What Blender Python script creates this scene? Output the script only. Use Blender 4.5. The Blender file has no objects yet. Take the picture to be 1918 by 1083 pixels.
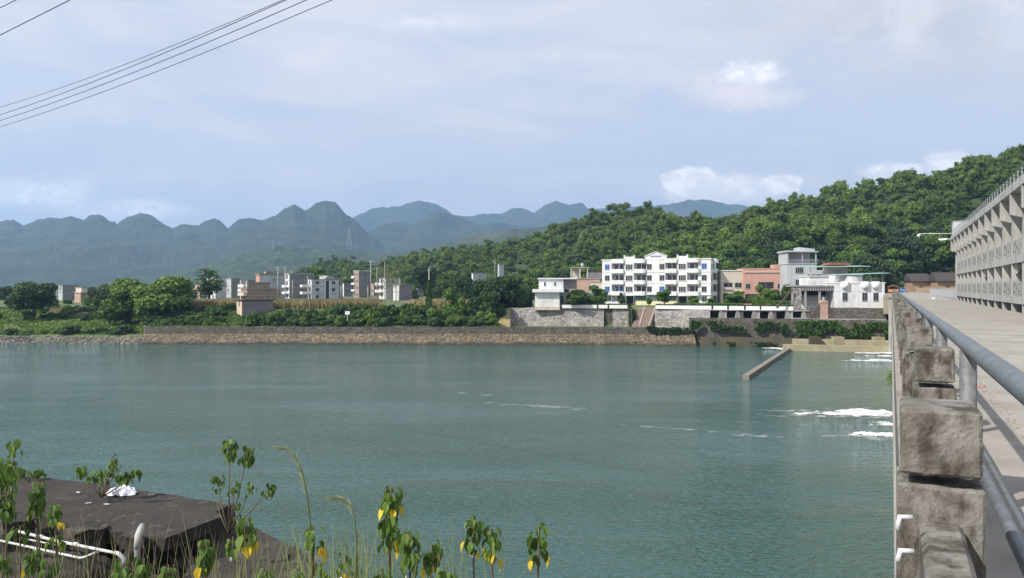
import bpy, math, random
import numpy as np
from mathutils import Vector, Matrix, noise as mn
sc=bpy.context.scene; COL=sc.collection
PI=math.pi; R=math.radians
F=1438.0; EYE=12.6; A=R(26.3); CA=math.cos(A); SA=math.sin(A)
# ---------------- camera, sky, sun, exposure
cd=bpy.data.cameras.new("camera"); cam=bpy.data.objects.new("camera",cd); COL.objects.link(cam)
cam.location=(0,0,EYE); cam.rotation_euler=(R(90),0,0)
cd.sensor_width=36; cd.lens=36*F/1918; cd.shift_y=-3.5/1918; cd.clip_start=.05; cd.clip_end=40000
sc.camera=cam
sc.view_settings.view_transform='Standard'; sc.view_settings.look='None'
sc.view_settings.exposure=0.32; sc.view_settings.gamma=1
sc.cycles.max_bounces=6; sc.cycles.transparent_max_bounces=12; sc.cycles.volume_bounces=1
sc.cycles.volume_step_rate=1; sc.cycles.use_denoising=True
EL=R(43); sh=Vector((.843,.537,0)).normalized()
tosun=Vector((-sh.x*math.cos(EL),-sh.y*math.cos(EL),math.sin(EL)))
sd=bpy.data.lights.new("sun",'SUN'); sun=bpy.data.objects.new("sun",sd); COL.objects.link(sun)
sd.energy=4.2; sd.angle=R(.6); sd.color=(1,.95,.87); sun.rotation_euler=tosun.to_track_quat('Z','Y').to_euler()
wd=bpy.data.worlds.new("World"); sc.world=wd; wd.use_nodes=True
def world():
    nt=wd.node_tree; n=nt.nodes; L=nt.links; n.clear()
    out=n.new('ShaderNodeOutputWorld'); bg=n.new('ShaderNodeBackground'); bg.inputs[1].default_value=.1
    sky=n.new('ShaderNodeTexSky'); sky.sky_type='NISHITA'; sky.sun_disc=False; sky.sun_elevation=EL
    sky.sun_rotation=math.atan2(tosun.x,tosun.y); sky.air_density=1.2; sky.dust_density=2.5; sky.ozone_density=1.5
    def val(v):
        x=n.new('ShaderNodeValue'); x.outputs[0].default_value=v; return x.outputs[0]
    def m(op,a,b=None,c=None,clamp=False):
        x=n.new('ShaderNodeMath'); x.operation=op; x.use_clamp=clamp
        for i,s in enumerate((a,b,c)):
            if s is None: continue
            if isinstance(s,(int,float)): x.inputs[i].default_value=s
            else: L.new(s,x.inputs[i])
        return x.outputs[0]
    tc=n.new('ShaderNodeTexCoord'); sp=n.new('ShaderNodeSeparateXYZ'); L.new(tc.outputs['Generated'],sp.inputs[0])
    X,Y,Z=sp.outputs
    def noise(vec,scale,det=6,ro=.55,dist=0):
        t=n.new('ShaderNodeTexNoise'); t.inputs['Scale'].default_value=scale; t.inputs['Detail'].default_value=det
        t.inputs['Roughness'].default_value=ro; t.inputs['Distortion'].default_value=dist; L.new(vec,t.inputs['Vector']); return t.outputs[0]
    def mr(v,a,b,c=0,d=1):
        t=n.new('ShaderNodeMapRange'); t.interpolation_type='SMOOTHSTEP'; L.new(v,t.inputs[0])
        for i,q in enumerate((a,b,c,d)): t.inputs[i+1].default_value=q
        return t.outputs[0]
    def comb(a,b,c):
        t=n.new('ShaderNodeCombineXYZ')
        for i,s in enumerate((a,b,c)):
            if isinstance(s,(int,float)): t.inputs[i].default_value=s
            else: L.new(s,t.inputs[i])
        return t.outputs[0]
    def mix(f,a,b):
        t=n.new('ShaderNodeMix'); t.data_type='RGBA'
        if isinstance(f,(int,float)): t.inputs[0].default_value=f
        else: L.new(f,t.inputs[0])
        for i,s in ((6,a),(7,b)):
            if isinstance(s,tuple): t.inputs[i].default_value=(*s,1)
            else: L.new(s,t.inputs[i])
        return t.outputs[2]
    # thin high veil that pales the whole sky
    zz=m('MAXIMUM',Z,0.02)
    pv=comb(m('DIVIDE',X,m('ADD',zz,.25)),m('DIVIDE',Y,m('ADD',zz,.25)),0)
    veil=mr(noise(pv,1.1,7,.55,.6),.38,.72)
    streak=comb(m('MULTIPLY',X,2.2),Y,m('MULTIPLY',Z,9))
    st=mr(noise(streak,1.6,7,.55,.8),.42,.72)
    K=SKYK
    col=mix(K['pale'],sky.outputs[0],K['palec'])
    col=mix(m('MULTIPLY',st,.62),col,K['veilc'])
    col=mix(m('MULTIPLY',veil,.5),col,K['veilc2'])
    # cloud banks: (azimuth tangent, elevation tangent, half width, half height, strength)
    az=m('DIVIDE',X,m('MAXIMUM',Y,.01)); el=m('DIVIDE',Z,m('MAXIMUM',Y,.01))
    nv=comb(az,m('MULTIPLY',el,1.5),0)
    big=noise(nv,22,8,.6,.2); fine=noise(nv,70,8,.65)
    wob=m('ADD',m('MULTIPLY',m('SUBTRACT',big,.5),1.9),m('MULTIPLY',m('SUBTRACT',fine,.5),.9))
    front=m('GREATER_THAN',Y,.05)
    def bank(px,py,w,h,soft,colr,amt,nz=1.0,flat=0):
        nonlocal col
        cx=(px-959)/F; cy=(538-py)/F
        dx=m('DIVIDE',m('SUBTRACT',az,cx),w/F); dy=m('DIVIDE',m('SUBTRACT',el,cy),h/F)
        if flat: dy=m('MAXIMUM',dy,m('MULTIPLY',dy,-flat))
        d=m('SQRT',m('ADD',m('MULTIPLY',dx,dx),m('MULTIPLY',dy,dy)))
        v=m('ADD',m('SUBTRACT',1.0,d),m('MULTIPLY',wob,nz*.8))
        f=mr(v,0,soft)
        col=mix(m('MULTIPLY',m('MULTIPLY',f,front),amt),col,colr)
    W=mix(mr(noise(nv,34,7,.6,.4),.40,.62),K['cum2'],K['white']); G=K['grey']; PK=K['pink']; SO=mix(mr(noise(nv,7,8,.6,.5),.38,.62),K['grey'],K['soft'])
    bank(1720,35,580,140,1.1,SO,.9,.8)
    bank(1800,125,360,70,1.2,G,.55,1.0)
    bank(1180,110,520,70,1.8,K['veilc'],.5,1.2)
    bank(1390,175,150,48,.9,PK,.9,.8)
    bank(1410,140,80,28,.7,W,.8,.8)
    bank(570,110,120,45,1.4,PK,.55,1)
    bank(60,362,170,40,.9,W,.85,.7)
    bank(250,392,170,26,.8,W,.7,.7)
    bank(800,45,220,30,1.6,W,.4,1.2)
    bank(400,330,900,26,1.6,PK,.35,1)
    bank(1350,352,150,36,.5,K['cum2'],.95,.6,.8)
    bank(1290,338,62,26,.25,W,1.0,.8,.8)
    bank(1380,350,50,22,.3,W,.8,.9,.8)
    bank(1465,343,42,20,.3,W,.95,.8,.8)
    bank(1670,322,75,24,.5,W,.9,.5)
    bank(1775,306,55,32,.4,W,1.,.5)
    L.new(col,bg.inputs[0]); L.new(bg.outputs[0],out.inputs[0])
SKYK=dict(pale=.86,palec=(5.6,6.05,7.25),veilc=(7.5,7.2,7.3),veilc2=(6.8,6.8,7.4),white=(10.6,10.1,10.0),grey=(5.7,5.6,5.9),pink=(8.0,7.4,7.7),cum2=(8.3,8.1,8.5),soft=(7.7,7.4,7.4))
world()
# ---------------- helpers
def pt(px,py,D): return Vector(((px-959)/F*D,D,EYE-(py-538)/F*D))
def gx(px,D): return (px-959)/F*D
def zz(py,D): return EYE-(py-538)/F*D
def W(X,t,z): return Vector((X*CA+t*SA,-X*SA+t*CA,z))
def lerp(a,b,t): return a+(b-a)*t
def pl(tab,x):
    return float(np.interp(x,[p[0] for p in tab],[p[1] for p in tab]))
class MB:
    def __init__(s): s.v=[]; s.f=[]; s.m=[]; s.cm=0
    def add(s,vs,fs):
        o=len(s.v); s.v+= [tuple(v) for v in vs]; s.f+=[tuple(i+o for i in f) for f in fs]; s.m+=[s.cm]*len(fs); return s
    def box(s,x0,x1,y0,y1,z0,z1):
        vs=[(x,y,z) for z in (z0,z1) for y in (y0,y1) for x in (x0,x1)]
        return s.add(vs,[(0,2,3,1),(4,5,7,6),(0,1,5,4),(2,6,7,3),(0,4,6,2),(1,3,7,5)])
    def bevbox(s,x0,x1,y0,y1,z0,z1,b):
        # chamfered box: 8-gon section rings
        vs=[];fs=[]
        def ring(z,i):
            X0,X1,Y0,Y1=x0+i,x1-i,y0+i,y1-i
            return [(X0+b,Y0,z),(X1-b,Y0,z),(X1,Y0+b,z),(X1,Y1-b,z),(X1-b,Y1,z),(X0+b,Y1,z),(X0,Y1-b,z),(X0,Y0+b,z)]
        for z,i in ((z0,b*.8),(z0+b,0),(z1-b,0),(z1,b*.8)): vs+=ring(z,i)
        for k in range(3):
            for j in range(8): fs.append((k*8+j,k*8+(j+1)%8,(k+1)*8+(j+1)%8,(k+1)*8+j))
        fs.append(tuple(range(7,-1,-1))); fs.append(tuple(range(24,32)))
        return s.add(vs,fs)
    def prism(s,poly,z0,z1):
        n=len(poly); vs=[(p[0],p[1],z0 if len(p)<3 else p[2]) for p in poly]+[(p[0],p[1],z1) for p in poly]
        a=sum(poly[i][0]*poly[(i+1)%n][1]-poly[(i+1)%n][0]*poly[i][1] for i in range(n))
        fs=[(i,(i+1)%n,(i+1)%n+n,i+n) for i in range(n)]+[tuple(range(n-1,-1,-1)),tuple(range(n,2*n))]
        if a<0: fs=[f[::-1] for f in fs]
        return s.add(vs,fs)
    def ext(s,poly,axis,a,b):
        # poly in the two other axes, extruded along axis from a to b
        n=len(poly)
        def mk(p,q):
            return {'x':(q,p[0],p[1]),'y':(p[0],q,p[1]),'z':(p[0],p[1],q)}[axis]
        vs=[mk(p,a) for p in poly]+[mk(p,b) for p in poly]
        fs=[(i,(i+1)%n,(i+1)%n+n,i+n) for i in range(n)]+[tuple(range(n-1,-1,-1)),tuple(range(n,2*n))]
        return s.add(vs,fs)
    def tube(s,pts,r,n=8,cap=True):
        pts=[Vector(p) for p in pts]; N=len(pts); rr=r if isinstance(r,(list,tuple)) else [r]*N
        vs=[];fs=[];prev=None
        for i,p in enumerate(pts):
            d=(pts[min(i+1,N-1)]-pts[max(i-1,0)]).normalized()
            if prev is None: u=d.orthogonal().normalized()
            else: u=(prev-d*prev.dot(d)); u=u.normalized() if u.length>1e-6 else d.orthogonal().normalized()
            prev=u; w=d.cross(u)
            for k in range(n):
                a=2*PI*k/n; vs.append(p+(u*math.cos(a)+w*math.sin(a))*rr[i])
        for i in range(N-1):
            for k in range(n): fs.append((i*n+k,i*n+(k+1)%n,(i+1)*n+(k+1)%n,(i+1)*n+k))
        if cap: fs.append(tuple(range(n-1,-1,-1))); fs.append(tuple(range((N-1)*n,N*n)))
        return s.add(vs,fs)
    def bar(s,a,b,w,h=None): # square bar
        return s.tube([a,b],w*.7,4)
    def lathe(s,prof,c=(0,0,0),n=16,a0=0,a1=2*PI):
        vs=[];fs=[]; full=abs(a1-a0-2*PI)<1e-6; k=n if full else n+1
        for r,z in prof:
            for j in range(k):
                a=a0+(a1-a0)*j/n; vs.append((c[0]+r*math.cos(a),c[1]+r*math.sin(a),c[2]+z))
        for i in range(len(prof)-1):
            for j in range(n): 
                j2=(j+1)%k; fs.append((i*k+j,i*k+j2,(i+1)*k+j2,(i+1)*k+j))
        return s.add(vs,fs)
    def mesh(s,name,mats,smooth=False):
        me=bpy.data.meshes.new(name); me.from_pydata([tuple(v) for v in s.v],[],s.f); 
        for m in (mats if isinstance(mats,(list,tuple)) else [mats]): me.materials.append(m)
        if len(me.polygons): me.polygons.foreach_set('material_index',s.m)
        if smooth: me.polygons.foreach_set('use_smooth',[True]*len(me.polygons))
        me.update(); return me
    def build(s,name,mats,parent=None,smooth=False):
        return ob(name,s.mesh(name,mats,smooth),parent)
def ob(name,me,parent=None,loc=None):
    o=bpy.data.objects.new(name,me); COL.objects.link(o)
    if parent: o.parent=parent
    if loc is not None: o.location=loc
    return o
def tag(o,label,cat,group=None,kind=None):
    if label: o['label']=label
    if cat: o['category']=cat
    if group: o['group']=group
    if kind: o['kind']=kind
    return o
def struct(o): o['kind']='structure'; return o
def stuff(o,label,cat): o['kind']='stuff'; o['label']=label; o['category']=cat; return o
def thing(name,label,cat,loc=(0,0,0),rz=0,group=None):
    o=ob(name,None,None,loc); o.rotation_euler=(0,0,rz); o.empty_display_size=.2
    return tag(o,label,cat,group)
def dup(root,loc,rz=None,scale=None,label=None,group=None):
    def cp(o,par):
        c=o.copy(); COL.objects.link(c)
        if par: c.parent=par
        for ch in list(o.children): cp(ch,c)
        return c
    r=cp(root,None); r.location=loc
    if rz is not None: r.rotation_euler=(0,0,rz)
    if scale is not None: r.scale=scale if isinstance(scale,(tuple,list)) else (scale,)*3
    if label: r['label']=label
    if group: r['group']=group
    return r
def grid(name,nx,ny,fn,mat,smooth=True,parent=None):
    co=np.empty((ny,nx,3),np.float32)
    for j in range(ny):
        for i in range(nx): co[j,i]=fn(i/(nx-1),j/(ny-1))
    return gridmesh(name,co,mat,smooth,parent)
def gridmesh(name,co,mat,smooth=True,parent=None):
    ny,nx=co.shape[:2]
    idx=np.arange(nx*ny).reshape(ny,nx)
    f=np.stack([idx[:-1,:-1],idx[:-1,1:],idx[1:,1:],idx[1:,:-1]],-1).reshape(-1,4)
    me=rawmesh(name,co.reshape(-1,3),f,smooth); me.materials.append(mat)
    return ob(name,me,parent)
def rawmesh(name,v,f,smooth=False,attr=None):
    me=bpy.data.meshes.new(name); nf,k=f.shape
    me.vertices.add(len(v)); me.vertices.foreach_set('co',np.ascontiguousarray(v,np.float32).ravel())
    me.loops.add(nf*k); me.loops.foreach_set('vertex_index',np.ascontiguousarray(f,np.int32).ravel())
    me.polygons.add(nf); me.polygons.foreach_set('loop_start',np.arange(0,nf*k,k,dtype=np.int32))
    me.polygons.foreach_set('loop_total',np.full(nf,k,np.int32))
    if smooth: me.polygons.foreach_set('use_smooth',np.ones(nf,bool))
    me.update(calc_edges=True)
    if attr is not None:
        a=me.attributes.new('tint','FLOAT','FACE'); a.data.foreach_set('value',attr.astype(np.float32))
    return me
# ---------------- materials
def M(name,c1,c2=None,scale=4,rough=.8,bump=0,bscale=None,metal=0,stain=None,sscale=.7,samt=.5,lo=.35,hi=.65,stretch=None,spec=.5,detail=8,bdist=.02,smask=(.5,.7),vary=False):
    m=bpy.data.materials.new(name); m.use_nodes=True; nt=m.node_tree; n=nt.nodes; L=nt.links
    b=n['Principled BSDF']; b.inputs['Roughness'].default_value=rough; b.inputs['Metallic'].default_value=metal
    b.inputs['Specular IOR Level'].default_value=spec
    tc=n.new('ShaderNodeTexCoord'); mp=n.new('ShaderNodeMapping'); L.new(tc.outputs['Object'],mp.inputs[0])
    if stretch: mp.inputs['Scale'].default_value=stretch
    if vary:
        oi=n.new('ShaderNodeObjectInfo'); q=n.new('ShaderNodeMath'); q.operation='MULTIPLY'; q.inputs[1].default_value=37; L.new(oi.outputs['Random'],q.inputs[0]); L.new(q.outputs[0],mp.inputs['Location'])
    def nz(s,d=detail,v=mp.outputs[0]):
        t=n.new('ShaderNodeTexNoise'); t.inputs['Scale'].default_value=s; t.inputs['Detail'].default_value=d; t.inputs['Roughness'].default_value=.6
        L.new(v,t.inputs['Vector']); return t.outputs[0]
    def mr(v,a,c):
        t=n.new('ShaderNodeMapRange'); L.new(v,t.inputs[0]); t.inputs[1].default_value=a; t.inputs[2].default_value=c; return t.outputs[0]
    if c2 is None: c2=tuple(x*.85 for x in c1)
    mx=n.new('ShaderNodeMix'); mx.data_type='RGBA'; mx.inputs[6].default_value=(*c1,1); mx.inputs[7].default_value=(*c2,1)
    L.new(mr(nz(scale),lo,hi),mx.inputs[0]); col=mx.outputs[2]
    if stain:
        m2=n.new('ShaderNodeMix'); m2.data_type='RGBA'; L.new(col,m2.inputs[6]); m2.inputs[7].default_value=(*stain,1)
        q=n.new('ShaderNodeMath'); q.operation='MULTIPLY'; L.new(mr(nz(sscale),*smask),q.inputs[0]); q.inputs[1].default_value=samt
        L.new(q.outputs[0],m2.inputs[0]); col=m2.outputs[2]
    L.new(col,b.inputs['Base Color'])
    if bump:
        bp=n.new('ShaderNodeBump'); bp.inputs['Strength'].default_value=bump; bp.inputs['Distance'].default_value=bdist
        L.new(nz(bscale or scale*3),bp.inputs['Height']); L.new(bp.outputs[0],b.inputs['Normal'])
    return m
def stone(name,c1,c2,mortar,scale=1.2,stain=None,samt=.5,bd=.1,sscale=.25,flat=1.6):
    m=M(name,c1,c2,scale=scale*.8,rough=.9); nt=m.node_tree; n=nt.nodes; L=nt.links; b=n['Principled BSDF']
    tc=[x for x in n if x.type=='TEX_COORD'][0]; mp=n.new('ShaderNodeMapping'); L.new(tc.outputs['Object'],mp.inputs[0]); mp.inputs['Scale'].default_value=(1,1,flat)
    vo=n.new('ShaderNodeTexVoronoi'); vo.inputs['Scale'].default_value=scale; L.new(mp.outputs[0],vo.inputs['Vector'])
    ve=n.new('ShaderNodeTexVoronoi'); ve.feature='DISTANCE_TO_EDGE'; ve.inputs['Scale'].default_value=scale; L.new(mp.outputs[0],ve.inputs['Vector'])
    old=b.inputs['Base Color'].links[0].from_socket
    hs=n.new('ShaderNodeMix'); hs.data_type='RGBA'; hs.blend_type='MULTIPLY'; hs.inputs[0].default_value=.75; L.new(old,hs.inputs[6])
    sp=n.new('ShaderNodeSeparateColor'); L.new(vo.outputs['Color'],sp.inputs[0])
    r=n.new('ShaderNodeMapRange'); L.new(sp.outputs[0],r.inputs[0]); r.inputs[3].default_value=.45; r.inputs[4].default_value=1.35
    L.new(r.outputs[0],hs.inputs[7])
    e=n.new('ShaderNodeMapRange'); L.new(ve.outputs['Distance'],e.inputs[0]); e.inputs[1].default_value=.0; e.inputs[2].default_value=.09
    mx=n.new('ShaderNodeMix'); mx.data_type='RGBA'; L.new(e.outputs[0],mx.inputs[0]); mx.inputs[6].default_value=(*mortar,1); L.new(hs.outputs[2],mx.inputs[7])
    col=mx.outputs[2]
    if stain:
        nz=n.new('ShaderNodeTexNoise'); nz.inputs['Scale'].default_value=sscale; nz.inputs['Detail'].default_value=8; nz.inputs['Roughness'].default_value=.65; L.new(tc.outputs['Object'],nz.inputs['Vector'])
        rr=n.new('ShaderNodeMapRange'); L.new(nz.outputs[0],rr.inputs[0]); rr.inputs[1].default_value=.45; rr.inputs[2].default_value=.62; rr.inputs[4].default_value=samt
        m3=n.new('ShaderNodeMix'); m3.data_type='RGBA'; L.new(rr.outputs[0],m3.inputs[0]); L.new(col,m3.inputs[6]); m3.inputs[7].default_value=(*stain,1); col=m3.outputs[2]
    L.new(col,b.inputs['Base Color'])
    bp=n.new('ShaderNodeBump'); bp.inputs['Strength'].default_value=.8; bp.inputs['Distance'].default_value=bd; L.new(e.outputs[0],bp.inputs['Height']); L.new(bp.outputs[0],b.inputs['Normal'])
    return m
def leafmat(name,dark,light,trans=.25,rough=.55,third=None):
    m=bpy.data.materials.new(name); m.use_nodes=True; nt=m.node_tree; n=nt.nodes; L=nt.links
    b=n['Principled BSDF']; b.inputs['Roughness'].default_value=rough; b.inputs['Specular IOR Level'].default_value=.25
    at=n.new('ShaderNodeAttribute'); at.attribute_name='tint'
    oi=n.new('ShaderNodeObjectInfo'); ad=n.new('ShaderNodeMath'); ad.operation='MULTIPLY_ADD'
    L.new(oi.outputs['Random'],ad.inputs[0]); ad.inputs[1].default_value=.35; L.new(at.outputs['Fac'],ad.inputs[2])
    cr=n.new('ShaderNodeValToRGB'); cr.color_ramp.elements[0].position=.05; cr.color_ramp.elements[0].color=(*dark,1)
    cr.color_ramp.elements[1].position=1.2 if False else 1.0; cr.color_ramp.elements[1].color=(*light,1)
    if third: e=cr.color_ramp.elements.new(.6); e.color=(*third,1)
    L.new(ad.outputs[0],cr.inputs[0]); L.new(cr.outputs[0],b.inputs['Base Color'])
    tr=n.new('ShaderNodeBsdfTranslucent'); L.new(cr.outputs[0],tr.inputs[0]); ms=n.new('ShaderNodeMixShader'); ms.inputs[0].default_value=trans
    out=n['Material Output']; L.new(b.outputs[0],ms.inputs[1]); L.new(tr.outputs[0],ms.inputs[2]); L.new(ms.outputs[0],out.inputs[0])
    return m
MT={}
MT['leaf']=leafmat('leaf_green',(.040,.080,.018),(.17,.26,.045),third=(.095,.165,.030))
MT['leafd']=leafmat('leaf_dark',(.026,.055,.022),(.085,.15,.042),third=(.050,.095,.030))
MT['leafy']=leafmat('leaf_bright',(.055,.12,.022),(.19,.30,.055),third=(.11,.20,.035))
MT['bark']=M('bark',(.09,.07,.05),(.05,.04,.03),scale=3,rough=.9,bump=.4)
MT['ground']=M('ground_grass',(.07,.12,.03),(.13,.14,.06),scale=.12,rough=1,stain=(.20,.17,.11),sscale=.05,samt=.5,bump=.5,bscale=.8,bdist=.3)
MT['hill']=M('hill_forest_floor',(.03,.055,.02),(.05,.08,.025),scale=.05,rough=1,bump=.6,bscale=.3,bdist=1)
MT['far']=M('far_forest',(.015,.032,.024),(.040,.058,.034),scale=.012,rough=1,lo=.4,hi=.62,bump=1,bscale=.05,bdist=12,detail=12,stain=(.09,.09,.06),sscale=.004,samt=.35,smask=(.55,.68))
MT['far2']=M('mid_forest',(.016,.038,.018),(.052,.080,.034),scale=.035,rough=1,lo=.4,hi=.6,bump=1,bscale=.09,bdist=8,detail=10,stain=(.12,.11,.07),sscale=.006,samt=.4,smask=(.56,.66))
MT['cold']=M('old_concrete',(.25,.235,.21),(.125,.112,.09),scale=7,rough=.97,bump=.9,bscale=90,bdist=.008,stain=(.045,.036,.026),sscale=9,samt=.9,smask=(.47,.62),stretch=(1,1,.6),detail=15,lo=.38,hi=.62,vary=True)
MT['cdam']=M('dam_concrete',(.45,.445,.42),(.34,.335,.315),scale=1.5,rough=.9,bump=.3,bscale=8,bdist=.02,stain=(.13,.125,.11),sscale=1.1,samt=.6,stretch=(1,1,.2),smask=(.5,.7),detail=12)
MT['road']=M('road_concrete',(.35,.325,.285),(.27,.25,.215),scale=1.4,rough=.95,bump=.5,bscale=25,bdist=.01,stain=(.20,.175,.14),sscale=.5,samt=.6,detail=14)
MT['walk']=M('walkway_concrete',(.33,.30,.26),(.25,.23,.20),scale=2,rough=.95,bump=.3,bscale=30,bdist=.006,stain=(.14,.125,.1),sscale=1.1,samt=.5,detail=12)
MT['galv']=M('galvanised_pipe',(.165,.182,.195),(.115,.128,.14),scale=9,rough=.5,metal=.25,bump=.08,stain=(.26,.28,.29),sscale=16,samt=.55,detail=12)
MT['gpost']=M('grey_rail_post',(.17,.175,.175),(.10,.105,.105),scale=12,rough=.6,metal=.15,stain=(.25,.25,.25),sscale=20,samt=.5,bump=.1)
MT['steel']=M('painted_steel',(.33,.34,.34),(.25,.26,.26),scale=5,rough=.6,metal=.2)
MT['white']=M('white_wall',(.80,.80,.80),(.70,.70,.70),scale=.5,rough=.8,stain=(.42,.42,.39),sscale=.8,samt=.5,stretch=(1,1,.3),detail=12)
MT['whitec']=M('white_clean',(.82,.82,.80),(.76,.76,.74),scale=.5,rough=.7)
MT['wgrey']=M('grey_tile_wall',(.50,.52,.53),(.42,.44,.45),scale=.6,rough=.8,stain=(.3,.31,.31),sscale=.5,samt=.4,stretch=(1,1,.4))
MT['salmon']=M('salmon_wall',(.58,.335,.275),(.51,.29,.235),scale=.6,rough=.8,stain=(.42,.26,.2),sscale=.5,samt=.3)
MT['beige']=M('beige_wall',(.62,.56,.47),(.55,.49,.42),scale=.6,rough=.85,stain=(.35,.3,.25),sscale=.5,samt=.5)
MT['cream']=M('cream_wall',(.78,.70,.42),(.7,.63,.40),scale=1,rough=.8)
MT['brick']=M('brown_brick',(.34,.235,.17),(.25,.17,.125),scale=.8,rough=.95,stain=(.16,.13,.11),sscale=.4,samt=.5)
MT['pbrick']=M('pink_brick',(.50,.34,.27),(.42,.28,.22),scale=.8,rough=.95,stain=(.3,.22,.18),sscale=.4,samt=.4)
MT['gbrick']=M('grey_brick',(.25,.24,.24),(.19,.18,.185),scale=.8,rough=.95,stain=(.13,.12,.12),sscale=.4,samt=.5)
MT['render']=M('cement_render',(.45,.44,.42),(.36,.35,.34),scale=.5,rough=.9,stain=(.22,.21,.2),sscale=.5,samt=.5)
MT['roofc']=M('roof_slab_concrete',(.36,.35,.33),(.27,.26,.25),scale=1,rough=.9)
MT['tile']=M('dark_roof_tile',(.075,.06,.055),(.05,.04,.04),scale=2,rough=.9,bump=.3)
MT['green']=M('green_sheet_metal',(.28,.46,.40),(.22,.38,.34),scale=1,rough=.5)
MT['dark']=M('dark_interior',(.02,.02,.022),(.03,.03,.03),scale=1,rough=.9)  # near-black for doors and grilles, and for shade painted into openings
MT['glass']=M('window_glass',(.025,.03,.035),(.05,.055,.06),scale=.8,rough=.12)
MT['bglass']=M('blue_window_glass',(.05,.13,.42),(.04,.10,.32),scale=.8,rough=.15)
MT['alu']=M('window_frame',(.45,.46,.47),rough=.5)
MT['stonew']=stone('rubble_stone_wall',(.40,.37,.345),(.29,.265,.25),(.13,.12,.11),scale=1.6,stain=(.55,.53,.50),samt=.35)
MT['stoned']=stone('dark_stone_wall',(.165,.145,.125),(.105,.095,.08),(.05,.045,.04),scale=1.7,stain=(.08,.085,.05),samt=.5)
MT['rubble']=stone('river_rubble',(.27,.215,.14),(.18,.14,.09),(.07,.055,.04),scale=1.3,stain=(.13,.11,.07),samt=.6,bd=.25,sscale=.15,flat=2.5)
MT['mossw']=M('stained_wet_wall',(.105,.08,.048),(.065,.058,.035),scale=.8,rough=.8,stain=(.035,.042,.02),sscale=.5,samt=.75,stretch=(1,1,.3))
MT['yconc']=M('yellowed_concrete',(.40,.36,.235),(.33,.29,.19),scale=.8,rough=.85,stain=(.2,.18,.1),sscale=.7,samt=.45,stretch=(1,1,.5))
def wetline(m,z0,z1,col):
    nt=m.node_tree; n=nt.nodes; L=nt.links; b=n['Principled BSDF']; old=b.inputs['Base Color'].links[0].from_socket
    g=n.new('ShaderNodeNewGeometry'); sp=n.new('ShaderNodeSeparateXYZ'); L.new(g.outputs['Position'],sp.inputs[0]); nz=n.new('ShaderNodeTexNoise'); nz.inputs['Scale'].default_value=.4; nz.inputs['Detail'].default_value=8; L.new(g.outputs['Position'],nz.inputs['Vector'])
    a=n.new('ShaderNodeMath'); a.operation='MULTIPLY_ADD'; L.new(nz.outputs[0],a.inputs[0]); a.inputs[1].default_value=-1.2; L.new(sp.outputs[2],a.inputs[2])
    r=n.new('ShaderNodeMapRange'); L.new(a.outputs[0],r.inputs[0]); r.inputs[1].default_value=z0-.6; r.inputs[2].default_value=z1-.6; r.inputs[3].default_value=1; r.inputs[4].default_value=0
    mx=n.new('ShaderNodeMix'); mx.data_type='RGBA'; L.new(r.outputs[0],mx.inputs[0]); L.new(old,mx.inputs[6]); mx.inputs[7].default_value=(*col,1); L.new(mx.outputs[2],b.inputs['Base Color'])
wetline(MT['rubble'],.15,.75,(.055,.045,.028))
MT['rocks']=M('riprap_rock',(.27,.25,.215),(.12,.11,.09),scale=.9,rough=.95,bump=.6,bscale=6)
MT['sand']=M('sandy_ground',(.36,.31,.24),(.26,.23,.17),scale=.5,rough=1)
MT['pvc']=M('white_plastic',(.66,.66,.64),(.55,.55,.53),scale=8,rough=.5,stain=(.3,.27,.22),sscale=7,samt=.6)
MT['cable']=M('cable',(.06,.065,.075),rough=.6)
MT['pole']=M('concrete_pole',(.42,.41,.39),(.34,.33,.31),rough=.9)
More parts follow.
